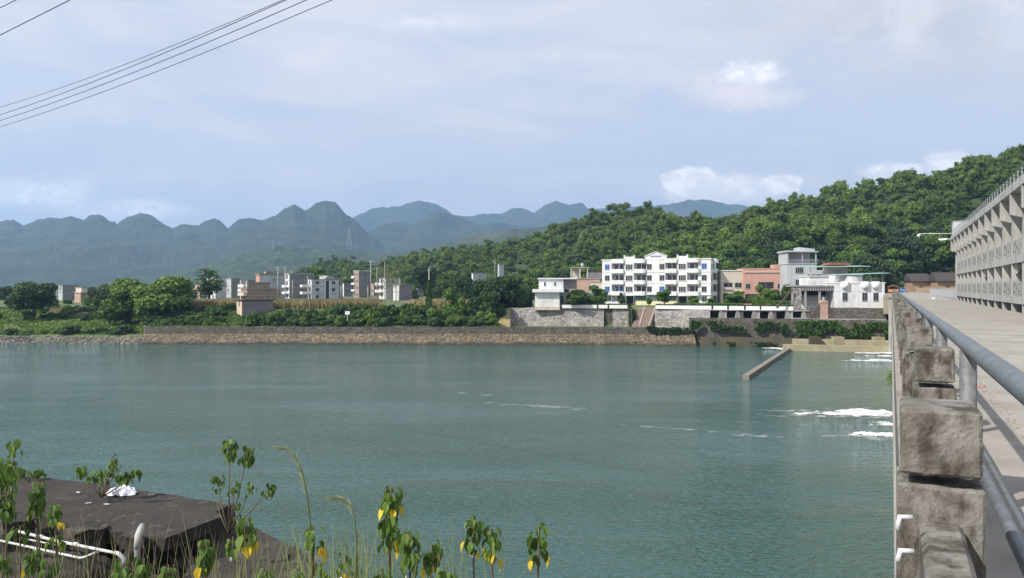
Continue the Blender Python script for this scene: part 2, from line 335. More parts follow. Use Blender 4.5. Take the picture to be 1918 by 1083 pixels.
# ---------------- setting: water, ground, hills
def watermat():
    m=bpy.data.materials.new('river_water'); m.use_nodes=True; nt=m.node_tree; n=nt.nodes; L=nt.links; b=n['Principled BSDF']
    b.inputs['Roughness'].default_value=.05; b.inputs['IOR'].default_value=1.33
    tc=n.new('ShaderNodeTexCoord')
    def nz(sc,st,d=4,ro=.6,dist=0,rz=0):
        mp=n.new('ShaderNodeMapping'); mp.inputs['Scale'].default_value=st; mp.inputs['Rotation'].default_value=(0,0,rz); L.new(tc.outputs['Object'],mp.inputs[0])
        t=n.new('ShaderNodeTexNoise'); t.inputs['Scale'].default_value=sc; t.inputs['Detail'].default_value=d; t.inputs['Roughness'].default_value=ro; t.inputs['Distortion'].default_value=dist
        L.new(mp.outputs[0],t.inputs['Vector']); return t.outputs[0]
    def mm(op,a,b_):
        x=n.new('ShaderNodeMath'); x.operation=op
        for i,s in enumerate((a,b_)):
            if isinstance(s,(int,float)): x.inputs[i].default_value=s
            else: L.new(s,x.inputs[i])
        return x.outputs[0]
    w1=nz(2.1,(1,1.7,1),2.6,.5,.6,.3); w2=nz(.25,(1,2.2,1),3,.5,.3,-.2); w3=nz(5.0,(1,1.6,1),3,.6,0,.2); wp=nz(.03,(1,3,1),4,.6,.5,.15)
    amp=n.new('ShaderNodeMapRange'); L.new(wp,amp.inputs[0]); amp.inputs[1].default_value=.38; amp.inputs[2].default_value=.62; amp.inputs[3].default_value=.45; amp.inputs[4].default_value=1.25
    h=mm('MULTIPLY',mm('ADD',mm('ADD',mm('MULTIPLY',w1,.75),mm('MULTIPLY',w2,.8)),mm('MULTIPLY',w3,.045)),amp.outputs[0])
    bp=n.new('ShaderNodeBump'); bp.inputs['Strength'].default_value=1; bp.inputs['Distance'].default_value=WAVE; L.new(h,bp.inputs['Height']); L.new(bp.outputs[0],b.inputs['Normal'])
    big=nz(.02,(1,2.5,1),4)
    r=n.new('ShaderNodeMapRange'); L.new(big,r.inputs[0]); r.inputs[1].default_value=.35; r.inputs[2].default_value=.65
    mx=n.new('ShaderNodeMix'); mx.data_type='RGBA'; L.new(r.outputs[0],mx.inputs[0]); mx.inputs[6].default_value=(.031,.086,.074,1); mx.inputs[7].default_value=(.042,.101,.090,1)
    L.new(mx.outputs[2],b.inputs['Base Color'])
    return m
WAVE=.34
# embankment line and ground profile tables, (image column, distance)
BANK=[(-900,176),(0,172),(270,171.5),(600,171),(1000,170),(1190,169),(1290,166),(1490,160),(1668,154),(3000,154)]
TERR=[(935,184),(1190,179),(1290,173),(1490,166),(1668,160)]
def ground_z(px,D):
    b=pl(BANK,px); d=D-b
    if px<270:
        z=pl([(-60,-5),(-3,-1.5),(0,0.1),(2.5,1.2),(9,2.2),(22,3.4),(40,5.0),(70,7.0),(110,7.5)],d)
    elif px<935:
        z=pl([(-60,-5),(-1,-4),(0.3,1.0),(1,3.55),(7,3.8),(12,5.2),(20,7.2),(30,7.6)],d)
    else:
        t=pl(TERR,px)-b
        z=pl([(-60,-5),(4.4 if px>1296 else -1,-4),(5.0 if px>1296 else .3,1.0),(5.5 if px>1296 else 1,3.3),(t+.9,3.4),(t+1.8,7.5),(t+5,7.7)],d)
    if px>1655 and D>158:
        k=min(1,max(0,(px-1662)/10)); z=lerp(z,10.85,k)
    elif px>1655: z=-5
    if D>300 : z+= (D-300)*.004
    return z
def mk_ground():
    pxs=sorted(set(list(np.linspace(-900,3000,200))+[269,271,934,936,1655,1668]+list(np.linspace(-100,300,60))))
    ds=[40,110,130,139,141,150,154,156]+list(np.arange(158,215,1.0))+[218,225,235,250,270,300,340,400,500,650,900,1300,2000,3500,6200]
    co=np.empty((len(ds),len(pxs),3),np.float32)
    for j,D in enumerate(ds):
        for i,p in enumerate(pxs):
            x=gx(p,D); z=ground_z(p,D)
            if z>0 and D<300 and p<930: z+=mn.noise((x*.12,D*.12,3))*.5
            co[j,i]=(x,D,z)
    struct(gridmesh('ground',co,MT['ground'],False))
mk_ground()
wm=MB(); wm.add([(-3000,-60,0),(1500,-60,0),(1500,900,0),(-3000,900,0)],[(0,1,2,3)])
struct(wm.build('river_water',watermat()))
# karst ridges, real slopes front and back
def ridge(name,sil,D0,front,back,base,mat,step=3,rows=46,bump=14,seed=0,wig=60,cone=.75):
    xs=[p[0] for p in sil]; lo,hi=xs[0],xs[-1]; nx=int((hi-lo)/step)+1
    co=np.empty((rows,nx,3),np.float32)
    for i in range(nx):
        p=lo+i*step; y=pl(sil,p); top=EYE+(538-y)/F*D0; sm=EYE+(538-np.mean([pl(sil,p+q) for q in (-90,-60,-30,0,30,60,90)]))/F*D0-10
        dr=D0+mn.noise((p*.012,seed,0))*wig
        for j in range(rows):
            s=j/(rows-1)*1.35
            if s<=1: D=dr-front*(1-s); f=(s**(1/cone) if cone<1 else s)
            else: D=dr+back*(s-1)/.35; f=1-((s-1)/.35)**1.2
            x=gx(p,D0)*(D/D0)
            tt=lerp(sm,top,math.exp(-((1-s)/.17)**2)); z=base+(tt-base)*f
            e=min(1,4*abs(1-s)+.12) if s<=1 else 1
            w=min(1,f*3)
            z+= (mn.fractal((x*.0045,D*.0045,seed+2),1,2,5)*bump*2.2*e + mn.noise((x*.035,D*.035,seed))*4+ mn.noise((x*.09,D*.09,seed))*3)*w
            co[j,i]=(x,D,z)
    return struct(gridmesh(name,co,mat,False))
SILA=[(-500,440),(-200,425),(-60,430),(0,420),(25,413),(45,420),(75,408),(95,404),(115,407),(130,404),(155,412),(172,405),(188,402),(200,411),(220,422),(245,405),(262,399),(285,405),(305,417),(322,427),(345,417),(372,419),(385,412),(402,410),(415,418),(427,427),(445,412),(465,407),(490,410),(515,402),(535,385),(553,379),(572,391),(590,380),(610,375),(630,382),(650,402),(668,418),(690,440),(740,480),(800,520)]
SILB=[(520,470),(600,435),(660,410),(690,395),(740,384),(780,381),(820,387),(850,398),(880,402),(920,403),(935,404),(960,392),(985,391),(1000,393),(1020,378),(1040,374),(1060,379),(1090,382),(1100,391),(1140,390),(1180,388),(1230,390),(1260,378),(1290,372),(1330,378),(1380,387),(1500,392),(1700,410),(2300,420)]
SILC=[(200,530),(300,520),(380,495),(440,478),(500,470),(545,472),(580,478),(640,468),(700,470),(760,468),(830,452),(900,432),(980,421),(1060,420),(1150,430),(1300,430)]
SILD=[(600,465),(680,440),(720,415),(740,412),(770,420),(820,398),(850,402),(900,415),(960,420),(1050,430)]
ridge('far_ridge_hills',SILB,4800,1500,900,0,MT['far'],4,40,14,7)
ridge('karst_ridge_hills',SILA,3000,1500,700,0,MT['far'],2.5,56,12,3)
ridge('spur_hills',SILD,3300,1100,700,0,MT['far'],4,40,12,9)
ridge('middle_hills',SILC,1700,800,500,0,MT['far2'],3,40,9,5)
# the wooded hill
RID=[(540,497),(580,486),(620,479),(660,483),(700,487),(780,462),(830,458),(900,447),(1000,425),(1060,408),(1100,396),(1150,390),(1200,381),(1300,385),(1350,388),(1400,385),(1450,370),(1500,372),(1560,352),(1610,343),(1650,328),(1700,314),(1760,320),(1790,305),(1810,292),(1860,292),(1918,284),(2000,278),(2200,280),(2500,300)]
RD=[(540,820),(700,740),(900,620),(1200,530),(1500,480),(1918,430),(2500,400)]
FD=[(540,560),(700,440),(900,330),(1200,262),(1500,245),(1700,255),(1918,240),(2500,235)]
FZ=[(540,8.5),(1500,8.5),(1680,11),(2500,12)]
def hillpt(px,s):
    dr=pl(RD,px); df=pl(FD,px); y=pl(RID,px); zf=pl(FZ,px)
    edge=min(1,max(0,(px-520)/80)); 
    zr=lerp(zf,EYE+(538-y)/F*dr-pl([(540,9),(1350,10),(1440,13),(1600,13),(1700,11),(1800,10),(1918,7),(2500,7)],px),edge)
    if s<=1: D=lerp(df,dr,s); f=math.sin(min(1,s)*PI/2)**1.15 if px>1400 else (.25*s+.75*s*s*(3-2*s))**.92
    else: D=dr+(s-1)*dr*.6; f=1-(s-1)*.8
    x=gx(px,D); z=zf+(zr-zf)*f
    w=min(1,max(0,s*4))*(1-.8*math.exp(-((s-1)/.12)**2))
    z+=mn.fractal((x*.014,D*.014,1.5),1,2,4)*8*w
    return x,D,z
def mk_hill():
    pxs=np.linspace(520,2500,150); ss=np.linspace(0,1.8,50)
    co=np.empty((50,150,3),np.float32)
    for j,s in enumerate(ss):
        for i,p in enumerate(pxs):
            x,D,z=hillpt(p,s); co[j,i]=(x,D,z if s>0 else z-2)
    struct(gridmesh('wooded_hill_terrain',co,MT['hill']))
mk_hill()
# ---------------- trees
def crown(rng,R_,H,nl,n,leaf,z0=0,flat=.75,core=True,tint=0,style='round',sp=.35,rv=(.72,1.12),ck=.72):
    """returns verts, quads, tint arrays of a crown made of leaf clumps"""
    V=[];Fc=[];T=[]
    L=[]
    for k in range(nl):
        a=rng.uniform(0,2*PI); rr=math.sqrt(rng.uniform(0,1))*.62 if nl>1 else 0; hz=rng.uniform(.15,.85)
        if style=='cone': rr*= (1-hz)*.9; r=.30*(1.15-hz)+.12
        elif style=='flat': hz=rng.uniform(.3,.9); r=rng.uniform(.28,.42)
        else: 
            r=rng.uniform(.30,.50); rr*=math.sqrt(max(.1,1-(2*hz-.9)**2))+.1
        L.append((rr*math.cos(a)*R_,rr*math.sin(a)*R_,z0+hz*H,r*R_,rng.uniform(-.16,.16)))
    L=np.array(L); wts=L[:,3]**2; wts/=wts.sum()
    g=np.random.default_rng(rng.randrange(1<<30))
    k=g.choice(len(L),n,p=wts)
    d=g.normal(size=(n,3)); d/=np.linalg.norm(d,axis=1)[:,None]
    d[:,2]=np.where((d[:,2]<-.3)&(g.random(n)<.65),-d[:,2],d[:,2])
    rad=L[k,3]*g.uniform(rv[0],rv[1],n)
    fl=np.array([1,1,flat*(H/R_)*.62 if style!='flat' else .35])
    c=L[k,:3]+d*rad[:,None]*fl
    nm=d*(1-sp)+g.normal(size=(n,3))*sp*1.2; nm/=np.linalg.norm(nm,axis=1)[:,None]
    u=np.cross(nm,g.normal(size=(n,3))); u/=np.linalg.norm(u,axis=1)[:,None]+1e-9; w=np.cross(nm,u)
    s=leaf*g.uniform(.55,1.25,n)[:,None]
    q=np.stack([c-u*s*.5-w*s*.35,c+u*s*.45-w*s*.5,c+u*s*.55+w*s*.4,c-u*s*.4+w*s*.5],1)
    v=q.reshape(-1,3); f=np.arange(n*4).reshape(-1,4)
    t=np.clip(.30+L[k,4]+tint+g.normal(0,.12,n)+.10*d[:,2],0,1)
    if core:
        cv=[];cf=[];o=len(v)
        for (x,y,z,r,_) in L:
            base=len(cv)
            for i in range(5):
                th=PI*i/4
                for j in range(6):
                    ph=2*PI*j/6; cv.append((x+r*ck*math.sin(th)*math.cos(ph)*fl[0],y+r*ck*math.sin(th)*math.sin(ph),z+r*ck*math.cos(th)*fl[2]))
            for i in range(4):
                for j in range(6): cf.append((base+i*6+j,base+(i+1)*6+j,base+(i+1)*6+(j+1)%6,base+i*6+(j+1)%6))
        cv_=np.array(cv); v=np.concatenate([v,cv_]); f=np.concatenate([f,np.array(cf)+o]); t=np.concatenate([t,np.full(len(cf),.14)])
    return v,f,t
def trunk(rng,h,r,z0=0,limbs=5,spread=2.5,top=None):
    mb=MB(); top=top or h*1.25
    p=[(0,0,z0)]; x=y=0
    for i in range(1,5):
        x+=rng.uniform(-.06,.06)*h; y+=rng.uniform(-.06,.06)*h; p.append((x,y,z0+top*i/4))
    mb.tube(p,[r*1.25,r,r*.8,r*.55,r*.2],7)
    for k in range(limbs):
        a=rng.uniform(0,2*PI); b=Vector(p[1]).lerp(Vector(p[3]),rng.random()); e=b+Vector((math.cos(a)*spread,math.sin(a)*spread,rng.uniform(.5,1)*spread*.9))
        mb.tube([b,b.lerp(e,.5)+Vector((0,0,-.1*spread)),e],[r*.45,r*.3,r*.1],5)
    return mb
rg=random.Random(11)
PROTO=[]
def proto(R_,H,nl,n,leaf,mat,style='round',th=None,flat=.75,tint=0):
    v,f,t=crown(rg,R_,H,nl,n,leaf,z0=th or H*.25,flat=flat,style=style,tint=tint)
    me=rawmesh('crown',v,f,False,t); me.materials.append(MT[mat])
    tm=trunk(rg,H*.5,R_*.07,limbs=4,spread=R_*.45,top=(th or H*.25)+H*.5).mesh('trunk',MT['bark'],True)
    PROTO.append((me,tm,R_,H)); return len(PROTO)-1
def plant_tree(k,loc,label,cat='tree',group=None,scale=1,rz=None,name='tree'):
    me,tm,r,h=PROTO[k]; t=thing(name,label,cat,loc,rg.uniform(0,6.28) if rz is None else rz,group)
    sx=scale if isinstance(scale,tuple) else (scale,)*3; t.scale=sx
    ob('trunk',tm,t); ob('crown',me,t); return t
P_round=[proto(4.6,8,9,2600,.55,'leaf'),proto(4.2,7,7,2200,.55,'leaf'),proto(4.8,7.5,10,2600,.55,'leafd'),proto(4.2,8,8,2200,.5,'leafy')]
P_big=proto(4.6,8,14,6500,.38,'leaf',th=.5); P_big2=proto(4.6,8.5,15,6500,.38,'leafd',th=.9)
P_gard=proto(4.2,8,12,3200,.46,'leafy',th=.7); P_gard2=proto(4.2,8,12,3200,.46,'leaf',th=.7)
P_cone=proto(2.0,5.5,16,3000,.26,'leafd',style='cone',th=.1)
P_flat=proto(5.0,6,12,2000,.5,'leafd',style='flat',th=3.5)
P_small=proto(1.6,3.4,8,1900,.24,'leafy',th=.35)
# woodland: the mass of crowns on the hill as stuff, the foremost ones as trees
def woodland():
    g=random.Random(5); VV=[];FF=[];TT=[];TD=[];o=0
    small=[]
    for q in range(10):
        R_=g.uniform(4.0,5.6); H=g.uniform(5.5,8)
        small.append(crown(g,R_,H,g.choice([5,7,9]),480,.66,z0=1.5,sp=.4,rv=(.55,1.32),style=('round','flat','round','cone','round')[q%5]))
    tr=[]
    tot=0; n=0
    while n<6000:
        px=g.uniform(530,2150); s=g.uniform(-.01,1.12) if g.random()<.9 else g.uniform(.93,1.06)
        D=pl(RD,px); w=D/820
        if g.random()>w: pass
        tr.append((px,s)); n+=1
    fg=[]
    pts=[]
    for px,s in tr:
        x,D,z=hillpt(px,max(s,0)); 
        if s<0.05 and 1660<px<1800: continue
        pts.append((D,px,x,z,s))
    pts.sort(key=lambda a:a[0])
    # nearest, well spaced ones become trees of their own
    ZN=[(720,'behind the village'),(1000,'above the bank thicket'),(1128,'behind the small white building'),(1345,'behind the apartment block'),(1470,'behind the salmon house'),(1670,'behind the white dam houses'),(9999,'beyond the dam road')]
    ind=[]; rest=[]
    for p in pts:
        if len(ind)<150 and p[4]<.22 and 560<p[1]<1960 and all((p[2]-q[2])**2+(p[0]-q[0])**2>30 for q in ind): ind.append(p)
        else: rest.append(p)
    for (D,px,x,z,s) in ind:
        k=g.choice(P_round+[P_flat,P_round[2],P_round[0]])
        sc_=g.uniform(.85,1.35)
        zn=[b_ for a_,b_ in ZN if px<a_][0]; kn={P_round[2]:'dark green',P_round[3]:'bright green',P_flat:'dark flat-layered'}.get(k,'mid green')
        plant_tree(k,(x,D,z-.5),kn+' tree at the wooded foot of the hill '+zn,group='trees at the hill foot '+zn,scale=(sc_,sc_,sc_*g.uniform(.9,1.15)))
    for (D,px,x,z,s) in rest:
        v,f,t=small[g.randrange(10)]; k=g.choice([.45,.55,.6,.7,.8,.9,1.0,1.15]); k*=.9; k=min(k,.62) if s>.82 else k; zs=g.choice([.7,.9,1.1,1.35]) if s<.85 else g.uniform(.6,.95); a=g.uniform(0,6.28); ca,sa=math.cos(a)*k,math.sin(a)*k
        vv=np.empty_like(v); vv[:,0]=v[:,0]*ca-v[:,1]*sa+x; vv[:,1]=v[:,0]*sa+v[:,1]*ca+D; vv[:,2]=v[:,2]*k*zs+z-.6
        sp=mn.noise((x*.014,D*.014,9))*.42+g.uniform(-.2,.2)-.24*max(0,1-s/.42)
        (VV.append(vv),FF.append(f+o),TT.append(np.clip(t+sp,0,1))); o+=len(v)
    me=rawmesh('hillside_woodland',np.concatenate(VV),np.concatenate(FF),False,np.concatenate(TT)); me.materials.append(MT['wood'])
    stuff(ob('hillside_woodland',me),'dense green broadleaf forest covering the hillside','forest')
MT['wood']=leafmat('woodland_leaves',(.042,.082,.020),(.21,.29,.055),third=(.115,.18,.034),trans=.33)
woodland()
# ---------------- dam, deck, parapet, pipe railing, gatehouse (all in dam axes: X right, t along)
DRZ=-A; ZW=EYE-1.5; ZR=EYE-1.62; TEND=174.0
def damthing(name,label,cat,X=0,t=0,z=0,group=None): return thing(name,label,cat,W(X,t,z),DRZ,group)
dam=damthing('river_dam','long concrete river dam with stained piers carrying the road','dam')
b=MB(); b.box(.75,7.3,-3,TEND,-6,ZW-1.1); b.build('dam_body',MT['cdam'],dam)
b=MB(); b.box(.06,.75,-3,TEND,ZW-1.1,ZW-.012); b.build('deck_edge',MT['cold'],dam)
pier=None
for k in range(23):
    t=4+k*7.6
    if pier is None:
        b=MB(); b.box(.10,.748,-.65,.65,-6,ZW-1.102); pier=b.mesh('pier',MT['cdam'])
    ob('pier',pier,dam,(0,t,0))
# slots of the sluices
b=MB(); 
# road, walkway and kerb as structure
def damstruct(name,mb,mat):
    o=mb.build(name,mat); o.location=(0,0,0); o.rotation_euler=(0,0,DRZ); return struct(o)
b=MB(); t=-3
while t<TEND: b.box(1.16,7.3,t,min(TEND,t+5.985),ZW-1.099,ZR); t+=6
damstruct('road',b,MT['road'])
b=MB(); b.box(1.16,8.6,TEND,330,ZW-3,ZR); damstruct('road_beyond_dam',b,MT['road'])
b=MB()
t=-3
while t<TEND:
    b.box(.06,1.155,t,t+2.96,ZW-.010,ZW); t+=2.97
damstruct('walkway',b,MT['walk'])
b=MB(); b.box(-1.5,8.6,TEND+.02,TEND+60,ZW-4,ZR-.03); damstruct('abutment_ground',b,MT['sand'])
# parapet
par=damthing('concrete_parapet','weathered lichen-stained concrete parapet of capped posts along the dam edge','parapet')
def cap_mesh(name,seed,x0,x1,y0,y1,z0,z1,bv,amp,mat):
    import bmesh
    bm=bmesh.new(); nx,ny,nz=10,10,8
    mb=MB(); mb.bevbox(x0,x1,y0,y1,z0,z1,bv); me=mb.mesh(name,mat); bm.from_mesh(me)
    bmesh.ops.remove_doubles(bm,verts=bm.verts,dist=1e-5)
    bmesh.ops.triangulate(bm,faces=[f for f in bm.faces if len(f.verts)>4])
    bmesh.ops.subdivide_edges(bm,edges=bm.edges,cuts=13,use_grid_fill=True)
    for v in bm.verts:
        n=mn.fractal(v.co*32+Vector((seed,0,0)),.8,2,5)*amp*.95+mn.noise(v.co*6+Vector((0,seed,0)))*amp*.22
        c=Vector(((x0+x1)/2,(y0+y1)/2,(z0+z1)/2)); d=(v.co-c).normalized(); v.co+=d*n
    bm.to_mesh(me); bm.free(); me.polygons.foreach_set('use_smooth',[False]*len(me.polygons)); return me
caps=[cap_mesh('cap',s,-.118,.118,-.17,.17,-.225,0,.011,.004,MT['cold']) for s in (1,5,9)]
posts=[cap_mesh('post',s,-.128,.128,-.15,.15,-1.11,-.262,.010,.005,MT['cold']) for s in (3,7)]
zc=EYE-.42
rp=random.Random(4)
T1=(2.60+.146*SA)/CA+.17
def dampost(X,t,i,first=False):
    p=ob('post',posts[i%2],par,(X,t,zc)); p.scale=(1.04 if first else 1,1,1)
    c=ob('cap',caps[i%3],p,(0,0,0)); c.rotation_euler=(rp.uniform(-.015,.015),rp.uniform(-.015,.015),rp.uniform(-.03,.03))
    return p
dampost(.150,T1,0,True)['label']='nearest capped post, blotched with dark lichen'
PT=[T1+2.93*k for k in range(0,58)]
for k,t in enumerate(PT[1:]): dampost(.262,t,k+1)
b=MB()
for k in range(len(PT)-1): 
    x=.215 if k==0 else .262
    b.bevbox(x-.065,x+.065,PT[k]+.155,PT[k+1]-.155,zc-.62,zc-.40,.015)
b.build('parapet_beam',MT['cold'],par)
nb=cap_mesh('near_beam',2,.085,.215,.3,T1-.152,zc-1.11,zc-.375,.02,.006,MT['cold']); ob('near_beam',nb,par)
b=MB(); b.box(.065,.165,-2,T1-.2,ZW-.3,zc-.9); 
# pipe railing
XR=.445; ZT=EYE-.378
rail=damthing('pipe_railing','grey galvanised pipe railing beside the concrete parapet','railing')
def wav(z,amp,x,s):
    return [(x+mn.noise((t*.3,s,0))*amp,t,z+mn.noise((t*.35,s,5))*amp) for t in np.arange(-1.5,150,1.2)]
MB().tube(wav(ZT,.006,XR,1),.048,14).build('top_rail',MT['galv'],rail,True)
MB().tube(wav(EYE-1.06,.008,XR+.02,2),.030,10).build('lower_rail',MT['galv'],rail,True)
MB().tube([(x+.075,t,z-.02) for x,t,z in wav(EYE-1.06,.008,XR+.02,3)],.016,8).build('conduit_pipe',MT['galv'],rail,True)
pm=MB().tube([(0,0,-1.13),(0,0,-.03)],.050,14).mesh('rail_post',MT['gpost'],True)
tp=11.5*.42
t=(tp+XR*SA)/CA
for k in range(46): 
    ob('rail_post',pm,rail,(XR,t+(k-1)*2.93+.15,ZT))
# gatehouse facade
XF=7.5; XS=6.8
gh=damthing('sluice_gatehouse','two storey grey concrete sluice gatehouse lining the dam road','gatehouse',0,0,0)
T0,T9=38.0,113.5; BAY=4.98; nb_=int((T9-T0)/BAY)
z_=lambda Z: EYE+Z
b=MB(); b.box(9.0,13.5,T0,T9,ZR-8,z_(5.75)); b.build('rear_wall',MT['gh'] if 'gh' in MT else MT['cdam'],gh)
b=MB(); b.box(7.42,13.9,T0-.3,T9+.35,z_(5.75),z_(6.0)); b.box(XS,14.2,T0-.3,T9+.5,z_(6.0),z_(6.42)); b.build('roof_slab',MT['cdam'],gh)
b=MB(); b.box(XS+.45,XS+.62,T0,T9,z_(6.42),z_(6.95)); b.build('roof_upstand',MT['cdam'],gh)
for nm,za,zb in (('upper_balcony_beam',1.62,2.16),('lower_balcony_beam',-1.10,-.62)):
    b=MB(); b.box(XF-.04,XF+.22,T0,T9,z_(za),z_(zb)); b.box(XF+.22,8.998,T0,T9,z_(za)+.2,z_(zb)-.1); b.build(nm,MT['cdam'],gh)
b=MB()
# fin: column plus bracket at the head
b.box(XF,8.998,-.16,.16,ZR-.3,z_(5.748))
b.ext([(XF-.001,z_(4.45)),(XF-.001,z_(5.748)),(XS+.02,z_(5.998)),(XS+.02,z_(4.65)),],'y',-.19,.19)
fin=b.mesh('column',MT['cdam'])
for k in range(nb_+1): ob('column',fin,gh,(0,T9-.3-k*BAY,0))
# bay balcony rails with a lattice
def bayrail():
    b=MB(); L_=BAY-.34; h=.98
    for z in (0.02,.36,h): b.tube([(0,0,z),(0,L_,z)],.022,5)
    for i in range(5): b.tube([(0,L_*i/4,0),(0,L_*i/4,h)],.02,5)
    for i in range(4):
        y0,y1=L_*i/4,L_*(i+1)/4
        b.tube([(0,y0,.36),(0,y1,h)],.016,4); b.tube([(0,y0,h),(0,y1,.36)],.016,4)
    return b.mesh('balcony_railing',MT['steel'])
br=bayrail()
for k in range(nb_):
    for Z in (2.18,-.60): ob('balcony_railing',br,gh,(XF+.08,T9-.3-(k+1)*BAY+.17,z_(Z)))
# closed panels seen in a few bays
for k in (6,10):
    b=MB(); b.ext([(7.7,z_(.9)),(7.7,z_(1.6)),(8.2,z_(1.6))],'y',T9-.3-k*BAY-.9,T9-.3-k*BAY-.2); b.build('hood',MT['cdam'],gh)
b=MB(); n=int((T9-T0)/1.66)
for z in (6.95,7.12): b.tube([(XS+.12,T0,z_(z)),(XS+.12,T9+.4,z_(z))],.022,5)
for z in (6.68,): b.tube([(XS+.12,T0,z_(z)),(XS+.12,T9+.4,z_(z))],.016,5)
b.build('roof_rail',MT['rpaint'] if 'rpaint' in MT else MT['steel'],gh)
b=MB()
b.box(XS+.10,XS+.145,-.022,.022,z_(6.42),z_(7.13)); rpm=b.mesh('roof_rail_post',MT['alu'])
for k in range(n+1): ob('roof_rail_post',rpm,gh,(0,T9+.3-k*1.66,0))
# blank end pier
b=MB(); b.box(XF-.12,9.0,T9-.05,T9+.45,ZR-.4,z_(5.748)); b.build('end_pier',MT['cdam'],gh)
# cabinet on the roof end
cb=damthing('roof_cabinet','pale grey metal cabinet at the far end of the gatehouse roof','cabinet',7.7,T9-2.2,z_(6.42))
b=MB(); b.bevbox(-.8,.8,-1.2,1.2,0,1.75,.05); b.build('cabinet_body',MT['wgrey'],cb)
b=MB(); b.box(-.86,.86,-1.26,1.26,1.75,1.83); b.build('cabinet_lid',MT['alu'],cb)
b=MB(); b.box(-.3,.35,-1.23,-1.205,.3,1.5); b.build('cabinet_door',MT['alu'],cb)
def lamp(X,t,z,dx,label,dome):
    l=damthing('street_lamp',label,'street lamp',X,t,z,'lamps on arms off the gatehouse end')
    MB().tube([(0,0,0),(dx*.8,0,.10),(dx,0,.05)],[.045,.035,.03],8).build('lamp_arm',MT['whitec'],l,True)
    if dome: MB().lathe([(0,.05),(.16,.04),(.19,-.08),(.17,-.26),(.08,-.36),(0,-.38)],(dx,0,0),14).build('camera_dome',MT['whitec'],l,True)
    else:
        b=MB(); b.ext([(dx-.9,-.02),(dx-.85,.12),(dx,.16),(dx+.15,.04),(dx,-.05),(dx-.6,-.1)],'y',-.16,.16); b.build('lamp_head',MT['whitec'],l)
lamp(6.9,T9+.3,z_(6.9),-3.7,'long white arm with a round camera dome at the top corner of the gatehouse',True)
lamp(6.9,T9+.3,z_(6.15),-.55,'short street lamp head just below the camera arm on the gatehouse corner',False)
# fence beyond, curving towards the road end
def fence(name,label,pts,h,mat,group=None,step=.25):
    t=thing(name,label,'fence',(0,0,0),0,group); b=MB()
    for z in (h,h*.15): b.tube([Vector(p)+Vector((0,0,z)) for p in pts],.035,5)
    b.build('fence_rail',mat,t); b=MB()
    for i in range(len(pts)-1):
        a,c=Vector(pts[i]),Vector(pts[i+1]); m=max(1,int((c-a).length/step))
        for j in range(m):
            p=a.lerp(c,j/m); b.tube([p+Vector((0,0,.0)),p+Vector((0,0,h))],.022,4)
    o=b.build('fence_bars',mat,t)
    return t
fence('metal_fence','pale metal bar fence curving from the gatehouse end along the road',[W(7.7,114,ZR),W(7.55,128,ZR),W(7.2,150,ZR),W(6.8,172,ZR),W(8.2,205,ZR),W(11,225,ZR)],1.35,MT['alu'],step=.45)

aw=damthing('abutment_wall','dark stained concrete abutment wall where the dam meets the far bank','abutment wall',0,0,0)
b=MB(); b.box(-.5,.05,163.5,176,-3,ZW-.6); b.build('wall_body',MT['cdam'],aw)
b=MB(); b.box(-.62,.04,163.3,176.2,ZW-.598,ZW-.2); b.build('coping',MT['roofc'],aw)
# grit and litter swept against the kerb
MT['grit']=M('kerb_grit',(.26,.22,.16),(.15,.12,.09),scale=9,rough=1)
def grit():
    g=random.Random(8); b=MB()
    for i in range(900):
        t_=g.uniform(3,40); x=1.17+abs(g.gauss(0,.10)); s=g.uniform(.003,.013); z=ZR
        b.ext([(x-s,t_-s*.7),(x+s,t_-s),(x+s*.8,t_+s),(x-s*.5,t_+s*.8)],'z',z,z+s*.7)
    o=b.build('kerb_grit',MT['grit']); o.rotation_euler=(0,0,DRZ); stuff(o,'brown grit and leaf scraps along the walkway kerb','grit')
grit()
for X_,t_,c,lab in ((1.5,8.4,'pvc','crumpled white paper scrap on the road by the kerb, the larger'),(1.75,8.0,'pvc','small white paper scrap on the road nearest the right edge'),(1.3,14.5,'redp','red plastic scrap by the kerb next to the second rail post'),(5.2,118,'pvc','white plastic bag lying by the metal fence')):
    MT.setdefault('redp',M('red_plastic',(.5,.22,.2)))
    m_=MB(); vs=[(math.cos(a)*.07*rp.uniform(.6,1.3),math.sin(a)*.05*rp.uniform(.6,1.3)) for a in np.linspace(0,5.6,8)]; m_.ext(vs,'z',0,.02); o=m_.build('litter',MT[c]); o.location=W(X_,t_,ZR); o.scale=(1,1,1) if t_<50 else (6,6,12); tag(o,lab,'litter','litter on the dam road')
# ---------------- far bank masonry
def lineD(tab,a,b,n): return [(p,pl(tab,p)) for p in np.linspace(a,b,n)]
def wallstrip(name,pts,z0,z1,thick,mat,batter=0,parent=None,jag=0):
    """pts (px,D); wall with its outer face toward the river"""
    b=MB(); n=len(pts); vs=[]
    for i,(p,D) in enumerate(pts):
        x=gx(p,D); j=mn.noise((x*.3,0,4))*jag
        for (dd,z) in ((0,z0),(batter,z1+j),(batter+thick,z1+j),(batter+thick,z0)): vs.append((x*(D+dd)/D,D+dd,z))
    fs=[]
    for i in range(n-1):
        for k in range(4): fs.append((i*4+k,(i+1)*4+k,(i+1)*4+(k+1)%4,i*4+(k+1)%4))
    fs.append((3,2,1,0)); fs.append(tuple((n-1)*4+k for k in range(4)))
    b.add(vs,[f[::-1] for f in fs])
    return b.build(name,mat,parent)
emb=thing('river_embankment','long low embankment of dark stone over a brown rubble toe along the far bank','embankment',(0,0,0))
P=[(p,D-.3) for p,D in lineD(BANK,271,1298,66)]
wallstrip('stone_wall',P,1.9,3.75,1.2,MT['stoned'],.25,emb,.12)
